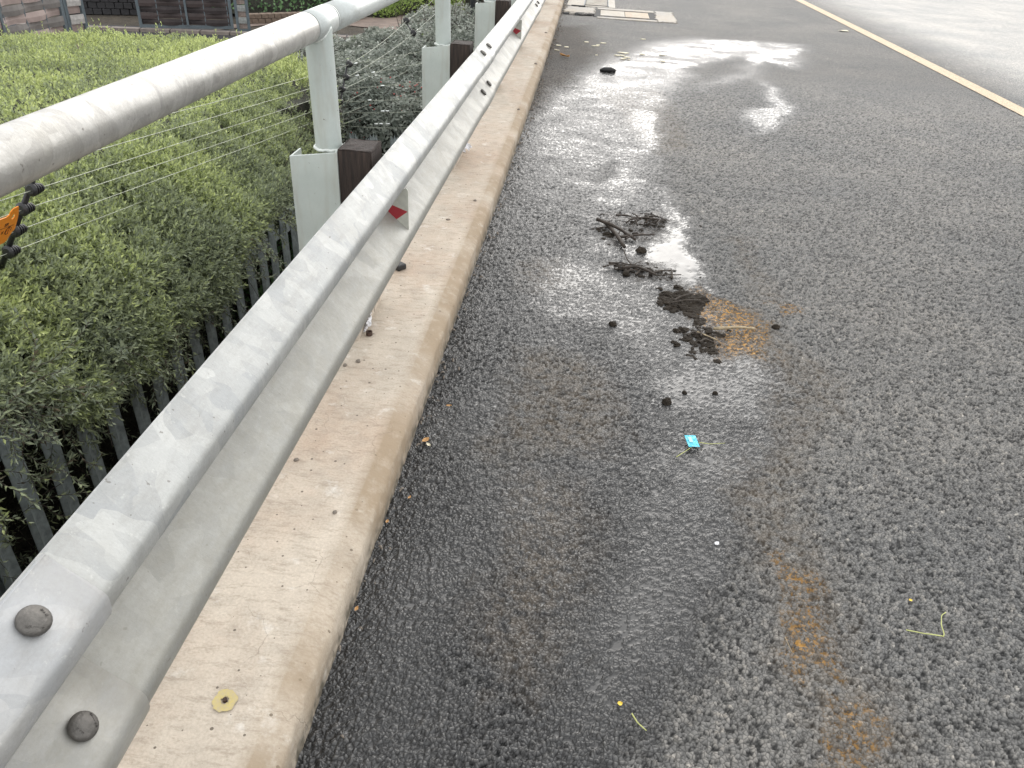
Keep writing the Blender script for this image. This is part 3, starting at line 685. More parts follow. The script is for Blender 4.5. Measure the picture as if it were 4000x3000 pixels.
# ------------------------------------------------------------------ ELECTRIC FENCE
ef = empty('electric_fence', (0, 0, 0), 'electric security fence of thin pale wires on black insulator rods above the hedge', 'electric fence')
LI = [(-1.384, 1.9, .730), (-1.427, 1.9, .667), (-1.466, 1.9, .600), (-1.510, 1.9, .541), (-1.553, 1.9, .475), (-1.593, 1.9, .407)]
AI = [(-1.616, 5.4, .309), (-1.643, 5.4, .224), (-1.677, 5.4, .143), (-1.700, 5.4, .061), (-1.712, 5.4, -.012), (-1.725, 5.4, -.096)]
CI = [(-.90, 5.44, .47), (-.90, 5.44, .40), (-.90, 5.44, .26), (-.90, 5.44, .152), (-.90, 5.44, .062), (-.90, 5.44, -.03)]
BI = [(-1.803, 8.0, .246), (-1.738, 8.0, .141), (-1.651, 8.0, .049)]
def wirepts(a, b, sag=.012, n=14):
    a = Vector(a); b = Vector(b); return [a.lerp(b, t) + Vector((0, 0, -sag * 4 * t * (1 - t) + random.uniform(-.0006, .0006))) for t in np.linspace(0, 1, n)]
for i in range(6):
    a = Vector(LI[i]); b = Vector(AI[i]); a2 = a + (a - b) * .62
    MB().tube([a2] + wirepts(a, b, .004 + .004 * (i == 0), 20), .0011, 6).build('wire', M['wire'], ef, True)
    MB().tube(wirepts(b, CI[i], [.0, .0, .0, .006, .012, .03][i], 12), .0013, 5).build('wire', M['wire'], ef, True)
for a, b in ((AI[0], BI[0]), (AI[1], BI[1]), (AI[2], BI[2]), ((-1.69, 5.4, .05), (-1.30, 8.0, .10)), ((-1.70, 5.4, -.03), (-1.18, 7.4, .02)), ((-1.72, 5.4, -.10), (-1.05, 7.2, -.02)),
             (BI[0], (-1.95, 12.5, .33)), (BI[1], (-1.95, 12.5, .17)), (BI[2], (-1.95, 12.5, .02))):
    MB().tube(wirepts(a, b, .02), .0016, 5).build('wire', M['wire'], ef, True)
fer = MB().tube([(0, -.012, 0), (0, .012, 0)], .0032, 8)
for i, (a, b, t) in enumerate([(AI[1], CI[1], .1), (AI[0], CI[0], .06), (AI[1], CI[1], .25), (AI[3], CI[3], .26), (AI[2], CI[2], .36), (AI[4], CI[4], .38), (AI[4], CI[4], .42), (AI[5], CI[5], .33), (AI[5], CI[5], .37), (AI[5], CI[5], .43), (BI[0], (-1.95, 12.5, .33), .04), (BI[1], (-1.95, 12.5, .17), .05), (BI[2], (-1.95, 12.5, .02), .06)]):
    p = Vector(a).lerp(Vector(b), t); d = (Vector(b) - Vector(a)).normalized()
    MB().tube([p - d * .013, p + d * .013], .0042, 8).build('wire_ferrule', M['ferrule'], ef, True)
def insulator(n_ribs=4, r=.019):
    pts = []; rr = []; z = 0
    pts.append((0, -.004, 0)); rr.append(r * .6)
    for k in range(n_ribs):
        q = r * (1 - .12 * k)
        for dy, s in ((0, 1), (.0045, 1), (.0055, .62), (.0095, .62)): pts.append((0, z + dy, 0)); rr.append(q * s)
        z += .0105
    pts.append((0, z + .004, 0)); rr.append(.004)
    return MB().tube(pts, rr, 20)
ins0 = None
def bracket(pts, rod_r, down, sc=1.0, cls=''):
    global ins0
    a = Vector(pts[0]); b = Vector(pts[-1]); d = (b - a).normalized(); br = empty('bracket', (0, 0, 0)); br.parent = ef
    MB().tube([a - d * .03 + Vector((-.016, .004, -.004)), b + d * down + Vector((-.016, .004, -.004))], rod_r, 10, sq=.7).build('rod', M['black'], br, True)
    for p in pts:
        if ins0 is None: o = insulator().build('insulator', M['black'], br, False); ins0 = o
        else: o = dup(ins0, br)
        o.location = Vector(p) + Vector((.0, -.012, .004)); o.rotation_euler = (R(-8), 0, R(-6)); o.scale = (sc,) * 3
bracket(LI, .0105, .35)
bracket(AI, .009, .5, 1.15)
bracket(BI, .008, .12, 1.5)
# warning sign on the wires
sg = Matrix((( .98981608 * 0 - .05967177, .54674017, .83517331, -1.462), (.98981608, .14073303, -.02141, 1.9), (-.1292417, .82539045, -.54957 * -1, .602), (0, 0, 0, 1)))
ux = Vector((-.05967177, .98981608, -.1292417)); vy = Vector((.54674017, .14073303, .82539045)); nz = ux.cross(vy)
sgm = Matrix.Identity(4)
for r_ in range(3): sgm[r_][0] = ux[r_]; sgm[r_][1] = vy[r_]; sgm[r_][2] = nz[r_]
sgm.translation = Vector((-1.462, 1.9, .602)) + nz * .006
sign = empty('warning_sign', (0, 0, 0), 'orange plastic warning plate with dark print hanging on the electric fence wires', 'warning sign'); sign.matrix_world = sgm
outl = [(-.075, -.036), (-.064, -.035), (-.060, -.040), (-.046, -.066), (-.037, -.091), (-.030, -.118), (-.030, -.125), (-.0377, -.132), (-.0447, -.1565), (-.050, -.161), (-.0567, -.163), (-.20, -.168), (-.215, -.160), (-.235, -.13), (-.238, -.09), (-.232, -.066), (-.20, -.058), (-.12, -.062), (-.098, -.062), (-.090, -.056), (-.091, -.046), (-.084, -.038)]
def plate_hole(outl, hc, hr_, th, mat, name, parent):
    bm = bmesh.new(); vs = [bm.verts.new((x, y, 0)) for x, y in outl]; hs_ = []
    for i in range(14):
        a = 2 * math.pi * i / 14; hs_.append(bm.verts.new((hc[0] + hr_[0] * math.cos(a), hc[1] + hr_[1] * math.sin(a), 0)))
    es = [bm.edges.new((vs[i], vs[(i + 1) % len(vs)])) for i in range(len(vs))] + [bm.edges.new((hs_[i], hs_[(i + 1) % 14])) for i in range(14)]
    r = bmesh.ops.triangle_fill(bm, use_beauty=True, edges=es); fs = [g for g in r['geom'] if isinstance(g, bmesh.types.BMFace)]
    e = bmesh.ops.extrude_face_region(bm, geom=fs); bmesh.ops.translate(bm, verts=[g for g in e['geom'] if isinstance(g, bmesh.types.BMVert)], vec=(0, 0, th))
    bmesh.ops.recalc_face_normals(bm, faces=bm.faces[:])
    me = bpy.data.meshes.new(name); bm.to_mesh(me); bm.free(); me.materials.append(mat); o = bpy.data.objects.new(name, me); C.objects.link(o); o.parent = parent; return o
pl = plate_hole(outl, (-.0665, -.069), (.0065, .0085), .0022, M['orange'], 'sign_plate', sign)
text_mesh('ER', .0155, .0003, M['ink'], sign, 'lettering', Matrix.Translation((-.082, -.092, .0027)) @ Matrix.Rotation(R(4), 4, 'Z'))
text_mesh('K', .013, .0003, M['ink'], sign, 'lettering', Matrix.Translation((-.086, -.118, .0027)) @ Matrix.Rotation(R(6), 4, 'Z'))
MB().box(-.105, -.048, -.1020, -.1008, .0024, .0029).build('printed_line', M['ink'], sign)
v = [(0, 0, 0)]; 
for i in range(24): a = 2 * math.pi * i / 24; v.append((.0125 * math.cos(a), .0135 * math.sin(a), 0))
em = mesh('emblem', v, [(0, 1 + i, 1 + (i + 1) % 24) for i in range(24)], M['ink'], sign, loc=(-.063, -.1165, .0029))
for o_ in (-.0045, .0045):
    for q in (-1, 0, 1):
        pts = [(q * .006 + .0028 * math.sin(t), -.0085 + .017 * t / 6.283, .0004) for t in np.linspace(0, 6.283, 9)]
    MB().tube([(o_ + .0026 * math.sin(t * 2), -.009 + .018 * t / 6.283, .0004) for t in np.linspace(0, 6.283, 17)], .0007, 4).build('emblem_chain', M['orange'], em)
    MB().tube([(o_ - .0026 * math.sin(t * 2), -.009 + .018 * t / 6.283, .0004) for t in np.linspace(0, 6.283, 17)], .0007, 4).build('emblem_chain', M['orange'], em)

# ------------------------------------------------------------------ FOLIAGE
def norm(a): return a / np.maximum(np.linalg.norm(a, axis=-1, keepdims=True), 1e-9)
def leafgeo(base, dirn, nrm, L, W, rnd, fold=.25, mid=.45):
    """arrays (n,3) -> diamonds folded along the midrib"""
    d = norm(dirn); s = norm(np.cross(d, nrm)); u = np.cross(s, d)
    L = L[:, None]; W = W[:, None]
    a = base; t = base + d * L - u * L * .08; l = base + d * L * mid + s * W * .5 + u * W * fold; r = base + d * L * mid - s * W * .5 + u * W * fold
    V = np.stack([a, l, t, r], 1).reshape(-1, 3); n = len(base); i = np.arange(n)[:, None] * 4
    T = np.concatenate([i + [0, 2, 1], i + [0, 3, 2]], 1).reshape(-1, 3)
    return V, T, np.repeat(rnd, 4)
def sprigs(P, D, Ls, nl, L, W, base_rnd, spread=.95, rv=.16):
    """P,D (n,3) sprig origin and direction; nl leaves per sprig"""
    n = len(P); D = norm(D); h = norm(np.cross(D, rng.normal(size=(n, 3)))); g = np.cross(D, h)
    k = np.arange(nl); pos = (k // 2 * 2 + 1.) / nl; ang = (k % 2) * math.pi + (k // 2) * 1.57
    ang = ang[None, :] + rng.normal(0, .35, (n, nl)); pos = np.clip(pos[None, :] + rng.normal(0, .05, (n, nl)), 0, 1)
    th = spread * (1.12 - .75 * pos) + rng.normal(0, .18, (n, nl))
    rad = h[:, None, :] * np.cos(ang)[..., None] + g[:, None, :] * np.sin(ang)[..., None]
    ld = D[:, None, :] * np.cos(th)[..., None] + rad * np.sin(th)[..., None]
    lb = P[:, None, :] + D[:, None, :] * (pos * Ls[:, None])[..., None]
    ln = norm(D[:, None, :] - ld * (ld * D[:, None, :]).sum(-1, keepdims=True) + rng.normal(0, .25, (n, nl, 3)))
    lr = np.clip(base_rnd[:, None] + rng.normal(0, rv, (n, nl)) + .12 * (pos - .5), 0.01, .99)
    LL = L[:, None] * rng.uniform(.7, 1.15, (n, nl)); WW = W[:, None] * rng.uniform(.8, 1.2, (n, nl))
    return leafgeo(lb.reshape(-1, 3), ld.reshape(-1, 3), ln.reshape(-1, 3), LL.ravel(), WW.ravel(), lr.ravel())
def join(L):
    o = 0; V = []; T = []; A_ = []
    for v, t, a in L: V.append(v); T.append(t + o); A_.append(a); o += len(v)
    return np.concatenate(V), np.concatenate(T), np.concatenate(A_)
def twigs(P, D, Ls, r=.0012):
    """thin 3-sided sticks"""
    n = len(P); D = norm(D); h = norm(np.cross(D, rng.normal(size=(n, 3)))); g = np.cross(D, h); V = []
    for e in (0, 1):
        for k in range(3):
            a = k * 2.094; V.append(P + D * (Ls * e)[:, None] + (h * math.cos(a) + g * math.sin(a)) * r * (1 - .4 * e))
    V = np.stack(V, 1).reshape(-1, 3); i = np.arange(n)[:, None] * 6
    Q = np.concatenate([np.stack([i[:, 0] + k, i[:, 0] + (k + 1) % 3, i[:, 0] + 3 + (k + 1) % 3, i[:, 0] + 3 + k], 1) for k in range(3)])
    return V, Q
hedge = empty('hedge', (-3, 3, -1.05), 'big clipped light green small-leaved hedge behind the handrail, spilling over the palisade', 'hedge')
hedge_off = Vector((-3, 3, -1.05))
def hp(y, t):
    """hedge skin: t 0..5 from the lower lip up over the shoulder to the top"""
    y = np.asarray(y, float); t = np.asarray(t, float); y, t = np.broadcast_arrays(y, t)
    s = -.07 * (y - 1.9); xo = -.10 * np.maximum(0, y - 3.0) ** 1.2
    z2 = .205 + s * 1.25; zb = -.10 + .32 * np.exp(-((y - 1.40) / .26) ** 2) + (fbm(y * 4 + 3, y * 0 + 1, 3) - .5) * .14 + .09 * np.clip((y - 2.5) / .8, 0, 1)
    z1 = np.minimum(zb + .11, z2 - .03); z0 = np.minimum(zb, z1 - .08)
    Zs = [z0, z1, z2, .315 + s * 1.15, .420 + s, .44 + s]; Xs = [-1.45, -1.415, -1.475, -1.62, -1.86, -7.2]
    k = np.clip(t.astype(int), 0, 4); f_ = t - k; X = np.zeros_like(t); Z = np.zeros_like(t)
    for i in range(5):
        m_ = k == i; X = np.where(m_, Xs[i] * (1 - f_) + Xs[i + 1] * f_, X); Z = np.where(m_, Zs[i] * (1 - f_) + Zs[i + 1] * f_, Z)
    X = X + np.where(t <= 4, xo, xo * (5 - t))
    return X, Z
def hedge_inside(x, y):
    P = [(-7.5, -2), (-1.2, -2), (-1.2, 3.6), (-1.5, 4.6), (-1.72, 5.15), (-1.95, 5.5), (-2.42, 6.4), (-3.1, 7.05), (-4.3, 6.95), (-4.8, 6.0), (-6.5, 5.2), (-7.5, 5)]
    return pmask(np.asarray(x), np.asarray(y), P, .02) > .5
def surf(y, t, out=0.):
    e = .02; X, Z = hp(y, t); X1, Z1 = hp(y, t + e)
    tx, tz = X1 - X, Z1 - Z; l = np.hypot(tx, tz) + 1e-9; nx, nz_ = tz / l, -tx / l
    lump = (fbm(y * 3.2 + 11, (X + Z) * 3.2, 4) - .5) * .13 + (fbm(y * 10, (X + Z * 2) * 10 + 4, 3) - .5) * .05
    lump = np.where(t > 4, lump * .7, lump)
    P = np.stack([X + nx * (out + lump), y, Z + nz_ * (out + lump)], -1); N = np.stack([nx, np.zeros_like(nx), nz_], -1)
    return P, N
geo = []
# front and shoulder
n = 56000; y = rng.uniform(-.1, 5.4, n); y = np.where(rng.random(n) < .35, rng.uniform(1.1, 3.8, n), y); t = np.interp(rng.random(n), [0, .16, .34, .62, 1], [0, 1, 2, 3, 4])
depth = rng.uniform(-.05, .012, n); P, N = surf(y, t, depth); k = hedge_inside(P[:, 0], P[:, 1]); P, N, y, t = P[k], N[k], y[k], t[k]
D = N * .8 + rng.normal(0, .55, P.shape) + [0, 0, .35]
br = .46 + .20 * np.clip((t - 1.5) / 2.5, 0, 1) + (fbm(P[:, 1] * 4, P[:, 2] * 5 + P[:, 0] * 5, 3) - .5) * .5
nn_ = len(P); kg = fbm(P[:, 1] * 11 + 2, (P[:, 0] - P[:, 2]) * 11 + 30, 3) + rng.normal(0, .07, len(P)) > .36; P, D, br = P[kg], D[kg], br[kg]; nn_ = len(P)
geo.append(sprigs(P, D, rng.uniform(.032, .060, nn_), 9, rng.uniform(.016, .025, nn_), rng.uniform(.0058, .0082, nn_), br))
# top
n = 32000; y = rng.uniform(.4, 7.6, n); x = rng.uniform(-6.8, -1.80, n); t = 4 + (-1.84 - x) / 5.36; t = np.clip(t, 3.95, 5)
P, N = surf(y, t, rng.uniform(-.03, .035, n)); k = hedge_inside(P[:, 0], P[:, 1]) & (P[:, 0] > -2.6 - P[:, 1] * .75); P, N = P[k], N[k]
D = N + rng.normal(0, .38, P.shape); nn_ = len(P)
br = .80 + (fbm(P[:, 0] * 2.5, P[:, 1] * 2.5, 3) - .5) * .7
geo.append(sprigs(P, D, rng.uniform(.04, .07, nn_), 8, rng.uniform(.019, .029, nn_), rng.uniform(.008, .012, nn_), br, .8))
# tall shoots at the far rim
ri = np.array([(-1.85, 5.2), (-2.4, 6.3), (-3.1, 6.95), (-4.2, 6.85), (-4.75, 6.0), (-6.4, 5.2)]); q = rng.uniform(0, 5, 800); i0 = q.astype(int).clip(0, 4); fr = (q - i0)[:, None]
XY = ri[i0] * (1 - fr) + ri[i0 + 1] * fr + rng.normal(0, .07, (800, 2)); zt_ = .43 - .07 * (XY[:, 1] - 1.9)
P = np.stack([XY[:, 0], XY[:, 1], zt_ - .02], 1); D = np.stack([rng.normal(0, .2, 800), rng.normal(0, .2, 800), np.ones(800)], 1)
sh = rng.uniform(.04, .08, 800) + (rng.random(800) < .07) * rng.uniform(.05, .14, 800)
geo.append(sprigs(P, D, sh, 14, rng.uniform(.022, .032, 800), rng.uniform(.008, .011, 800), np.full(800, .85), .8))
tw = [(P, D, sh)]
# end face of the hedge towards the bushes
n = 3500; q = rng.uniform(0, 3, n); i0 = q.astype(int).clip(0, 2); fr = (q - i0)[:, None]; ri2 = np.array([(-1.60, 4.7), (-1.80, 5.25), (-2.45, 6.55), (-3.1, 7.3)])
XY = ri2[i0] * (1 - fr) + ri2[i0 + 1] * fr + rng.normal(0, .03, (n, 2)); z = rng.uniform(-.75, 1, n); zt_ = .40 - .07 * (XY[:, 1] - 1.9); z = -.5 + (zt_ + .5) * rng.random(n) ** .7
P = np.stack([XY[:, 0], XY[:, 1], z], 1); D = np.stack([np.full(n, .8), np.full(n, .1), np.full(n, .3)], 1) + rng.normal(0, .5, (n, 3))
geo.append(sprigs(P, D, rng.uniform(.04, .07, n), 9, rng.uniform(.02, .03, n), rng.uniform(.007, .010, n), .42 + (fbm(P[:, 1] * 5, P[:, 2] * 5, 3) - .5) * .5))
# strands hanging out over the pales and low growth beside the rail
SP = []; SD = []; SL = []
def strand(p, d, m, step=.036):
    p = np.array(p, float); d = np.array(d, float)
    for _ in range(m):
        d = norm(d + rng.normal(0, .28, 3) + [0, 0, -.05]); SP.append(p.copy()); SD.append(d.copy()); SL.append(step * 1.35); p = p + d * step
for _ in range(300):
    yy = .9 + 3.3 * rng.random() ** 1.4; X0, Z0 = hp(np.array([yy]), np.array([rng.uniform(0, 1.1)])); strand((X0[0] + .0, yy, Z0[0] - .01), (rng.uniform(.0, .35), rng.normal(.1, .5), rng.uniform(-.7, .15)), rng.integers(2, 8))
for _ in range(75):
    yy = rng.uniform(.62, 1.22); strand((rng.uniform(-1.5, -1.40), yy, rng.uniform(-.62, .0)), (rng.uniform(.1, .5), rng.normal(.1, .5), rng.uniform(-.3, .5)), rng.integers(3, 8))
for _ in range(26):
    yy = rng.uniform(1.25, 1.75); strand((-1.47, yy, rng.uniform(-.35, .12)), (rng.uniform(.1, .5), rng.normal(.4, .5), rng.uniform(-.5, .4)), rng.integers(3, 8))
for _ in range(620):
    yy = rng.uniform(.9, 5.0); strand((rng.uniform(-1.85, -1.56), yy, rng.uniform(-.9, .0)), rng.normal(0, 1, 3), rng.integers(2, 5), .045)
SP, SD, SL = np.array(SP), np.array(SD), np.array(SL); nn_ = len(SP)
geo.append(sprigs(SP, SD, SL, 6, rng.uniform(.02, .030, nn_), rng.uniform(.0055, .0075, nn_), .34 + (fbm(SP[:, 1] * 3, SP[:, 2] * 3, 2) - .5) * .5, 1.0))
tw.append((SP, SD, SL))
V, T, A_ = join(geo)
fo = npmesh('foliage', V - np.array(hedge_off), T, M['hedge'], hedge, {'rnd': A_}); tag(fo, kind='stuff')
Vt, Qt = twigs(np.concatenate([a for a, b, c in tw]), np.concatenate([b for a, b, c in tw]), np.concatenate([c for a, b, c in tw]))
bare = []
for _ in range(900):
    bare.append((rng.uniform(-1.95, -1.56), rng.uniform(.6, 5.2), rng.uniform(-1.0, .05)))
bare = np.array(bare); Vb, Qb = twigs(bare, rng.normal(0, 1, bare.shape) + [0, 0, .9], rng.uniform(.12, .4, len(bare)), .0022)
o = npmesh('branches', np.concatenate([Vt, Vb]) - np.array(hedge_off), np.concatenate([Qt, Qb + len(Vt)]), M['twig'], hedge); tag(o, kind='stuff')
# dark inner mass, shade inside the hedge put into its colour
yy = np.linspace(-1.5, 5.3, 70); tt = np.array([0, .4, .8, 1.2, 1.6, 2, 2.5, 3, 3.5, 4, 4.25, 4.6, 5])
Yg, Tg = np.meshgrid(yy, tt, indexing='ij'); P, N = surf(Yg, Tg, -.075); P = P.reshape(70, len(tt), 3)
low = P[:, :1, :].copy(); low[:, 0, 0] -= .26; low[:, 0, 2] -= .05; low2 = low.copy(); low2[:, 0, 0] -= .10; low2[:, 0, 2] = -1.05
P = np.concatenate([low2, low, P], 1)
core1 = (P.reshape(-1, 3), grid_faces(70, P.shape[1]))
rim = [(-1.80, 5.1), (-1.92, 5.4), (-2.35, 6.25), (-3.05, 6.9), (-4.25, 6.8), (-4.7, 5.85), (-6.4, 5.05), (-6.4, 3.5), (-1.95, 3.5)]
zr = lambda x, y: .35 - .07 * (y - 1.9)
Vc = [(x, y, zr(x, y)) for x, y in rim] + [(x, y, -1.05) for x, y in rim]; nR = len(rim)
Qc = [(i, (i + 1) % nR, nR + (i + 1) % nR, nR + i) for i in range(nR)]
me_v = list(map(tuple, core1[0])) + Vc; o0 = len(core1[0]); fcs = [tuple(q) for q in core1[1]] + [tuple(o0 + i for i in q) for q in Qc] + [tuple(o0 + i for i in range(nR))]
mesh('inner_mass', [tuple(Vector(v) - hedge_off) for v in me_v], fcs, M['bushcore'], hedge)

def leafcloud(P, N, L, W, rnd, jit=.7):
    n = len(P); D = norm(np.cross(N, rng.normal(size=(n, 3))) + N * rng.uniform(-.1, .8, (n, 1))); nr = norm(N + rng.normal(0, jit, (n, 3)))
    return leafgeo(P, D, nr, L, W, np.clip(rnd, .01, .99), .12, .5)
def bush(name, label, cat, cx_, cy_, rx, ry, z0, z1, n, mat, L=(.016, .030), rn=.45, group=None, core=True, pw=.45, stems=6):
    t = empty(name, (cx_, cy_, z0), label, cat, group); hz = z1 - z0
    ar = np.array([4 * rx * ry * 1.3, 2 * rx * hz * .8, 2 * rx * hz * .25, 2 * ry * hz * .8, 2 * ry * hz * .8]); f_ = rng.choice(5, n, p=ar / ar.sum())
    a_ = rng.uniform(-1, 1, n); b_ = rng.uniform(-1, 1, n); h_ = rng.random(n) ** .6
    u = np.where(f_[:, None] == 0, np.stack([a_, b_, np.ones(n)], 1), np.where(f_[:, None] == 1, np.stack([a_, -np.ones(n), h_], 1), np.where(f_[:, None] == 2, np.stack([a_, np.ones(n), h_], 1), np.where(f_[:, None] == 3, np.stack([np.ones(n), b_, h_], 1), np.stack([-np.ones(n), b_, h_], 1)))))
    kq = 2. / pw; sq = lambda c: c / (np.abs(c) ** kq).sum(-1, keepdims=True) ** (1 / kq)
    lf = lambda c: 1 + (fbm(c[..., 0] * 4 + cx_ * 3 + 20, c[..., 1] * 4 + c[..., 2] * 2 + 9, 4) - .5) * .20
    us = sq(u); P = us * lf(us)[:, None] * np.array([rx, ry, hz]) * (1 - np.abs(rng.normal(0, .03, n)))[:, None]; N = norm(np.sign(us) * np.abs(us) ** (kq - 1) / np.array([rx, ry, hz]))
    W = rng.uniform(L[0], L[1], n)
    rr = rn + (fbm(P[:, 0] * 3 + 5, P[:, 1] * 3 + P[:, 2] * 3, 3) - .5) * .7 + rng.normal(0, .16, n)
    V, T, A_ = leafcloud(P, N, W * rng.uniform(1.1, 1.6, n), W * .75, rr)
    o = npmesh('foliage', V, T, mat, t, {'rnd': A_}); tag(o, kind='stuff')
    if core:
        bm = bmesh.new(); bmesh.ops.create_icosphere(bm, subdivisions=4, radius=1)
        for v in bm.verts:
            c = np.array(v.co)[None, :]; c[0, 2] = abs(c[0, 2]) if v.co.z > -.05 else 0; c = sq(c); c = c * lf(c)[:, None]; v.co = Vector(c[0] * np.array([rx, ry, hz]) * .92)
        me = bpy.data.meshes.new('inner_mass'); bm.to_mesh(me); bm.free(); me.materials.append(M['bushcore']); oc = bpy.data.objects.new('inner_mass', me); C.objects.link(oc); oc.parent = t
    mb = MB()
    for _ in range(stems):
        a = rng.uniform(0, 6.28); q = rng.uniform(.5, .97); mb.tube([(0, 0, 0), (math.cos(a) * rx * q * .6, math.sin(a) * ry * q * .6, (z1 - z0) * .5), (math.cos(a) * rx * q, math.sin(a) * ry * q, (z1 - z0) * .97)], [.012, .008, .003], 5)
    if stems: mb.build('branches', M['twig'], t)
    return t
GB = 'grey-leaved shrubs behind the return fence'
b1 = bush('shrub', 'grey-green leafy shrub with red berries right behind the spiked return fence', 'shrub', -1.60, 6.55, .88, .98, -1.05, .07, 48000, M['bush'], rn=.42, group=GB)
b2 = bush('shrub', 'dense dull green shrub in the middle of the planting past the second handrail post', 'shrub', -1.72, 8.15, .85, .9, -1.05, .08, 26000, M['bush'], (.02, .034), .5, group=GB)
b3 = bush('shrub', 'twiggy grey-green shrub at the far end, beside the black pole', 'shrub', -1.62, 9.9, .70, 1.1, -1.05, .12, 12000, M['bush'], (.02, .036), .5, group=GB)
b4 = bush('shrub', 'low grey shrub left of the middle shrub, beside the brown path', 'shrub', -2.62, 7.85, .62, .85, -1.05, .0, 11000, M['bush'], (.02, .032), .55, group=GB)
P = []
for (x, y, z, s, m) in ((-1.75, 5.85, -.08, .10, 26), (-1.45, 5.95, -.04, .12, 34), (-1.25, 6.1, .0, .10, 30), (-1.65, 5.75, -.25, .08, 22)):
    for _ in range(m): P.append(Vector((x, y, z)) + Vector(np.random.default_rng(len(P)).normal(0, s, 3) * [1, .5, .6]))
mb = MB()
for p in P: mb.tube([p, p + Vector((0, 0, .008))], [.006, .006], 6)
o = mb.build('berries', M['redberry'], None, True); o.data.transform(Matrix.Translation(-b1.location)); o.parent = b1; tag(o, kind='stuff')
# taller twigs on the far shrub
mb = MB()
for _ in range(26):
    x, y = rng.uniform(-2.2, -1.2), rng.uniform(9.2, 10.9); mb.tube([(x, y, 0), (x + rng.normal(0, .05), y, .18), (x + rng.normal(0, .1), y + .05, rng.uniform(.22, .36))], [.004, .003, .0015], 4)
o = mb.build('bare_shoots', M['twig'], None); tag(o, kind='stuff'); o.data.transform(Matrix.Translation(-b3.location)); o.parent = b3
# weeds seen between the pales
bush('weed', 'bright green fern-like weed growing behind the palisade pales', 'weed', -1.72, 3.85, .16, .45, -1.05, -.32, 1500, M['cover'], (.02, .034), .6, core=False, stems=3)
# ---- garden background
bush('ground_cover', 'dark green creeper bank beyond the brown gate', 'ground cover', -7.0, 18.8, 2.45, 2.45, -1.0, .25, 26000, M['cover'], (.04, .07), .5, pw=.85, stems=0)
GM = 'bright green mounded shrubs by the path'
bush('shrub', 'large bright green mounded shrub beside the brown path', 'shrub', -3.75, 18.9, .85, .8, -1.05, -.48, 6000, M['bright'], (.03, .05), .5, pw=.8, group=GM, stems=0)
bush('shrub', 'smaller bright green mound left of the large one, under the handrail', 'shrub', -4.75, 18.1, .55, .55, -1.05, -.70, 4000, M['bright'], (.03, .05), .45, pw=.8, group=GM, stems=0)
bush('shrub', 'olive dull shrub behind the bright green mounds', 'shrub', -3.3, 21.0, 1.5, .9, -1.05, -.35, 7000, M['bush'], (.04, .07), .6, pw=.7, stems=0)
bush('hedge', 'dark shaded hedge behind the open gateway', 'hedge', -9.9, 18.2, 2.4, 1.5, -1.05, 1.1, 14000, M['darkleaf'], (.06, .10), .5, pw=.5, stems=0)
# stacked block walls
def blockwall(label, x0, y0, x1, y1, rows, bw, bh, mat, skip=0):
    t = empty('block_wall', (x0, y0, -1.05), label, 'garden wall'); d = Vector((x1 - x0, y1 - y0, 0)); L_ = d.length; d.normalize(); a = math.atan2(d.y, d.x); pr = None; n = int(L_ / bw)
    for r_ in range(rows):
        for i in range(n):
            if rng.random() < skip: continue
            p = d * (i * bw + (r_ % 2) * bw * .5)
            if pr is None: pr = MB().box(0, bw * .93, 0, .18, .0, bh * .94).build('block', mat, t, bevel=.008); o = pr
            else: o = dup(pr, t)
            o.location = (p.x, p.y + rng.uniform(-.012, .012), r_ * bh); o.rotation_euler = (0, rng.uniform(-.01, .01), a + rng.uniform(-.03, .03))
    return t
blockwall('low brown clay block wall holding the creeper bank', -6.75, 15.5, -4.7, 17.3, 2, .13, .085, M['block'])
blockwall('dark block wall under the shaded hedge in the gateway', -10.2, 15.2, -7.6, 16.2, 3, .16, .11, M['tar'], 0)  # tar colour on the blocks paints in the gateway's darkness
# driveway kerb
t = empty('driveway_kerb', (0, 0, 0), 'low stone kerb along the driveway in front of the gateway', 'kerb')
for i in range(12):
    x = -9.9 + i * .5; y = 13.62 + (x + 9.6) * .2; MB().box(0, .485, 0, .16, -1.06, -1.0).build('kerb_stone', M['kerbfar'], t, loc=(x, y, 0)).rotation_euler = (0, 0, math.atan(.2))
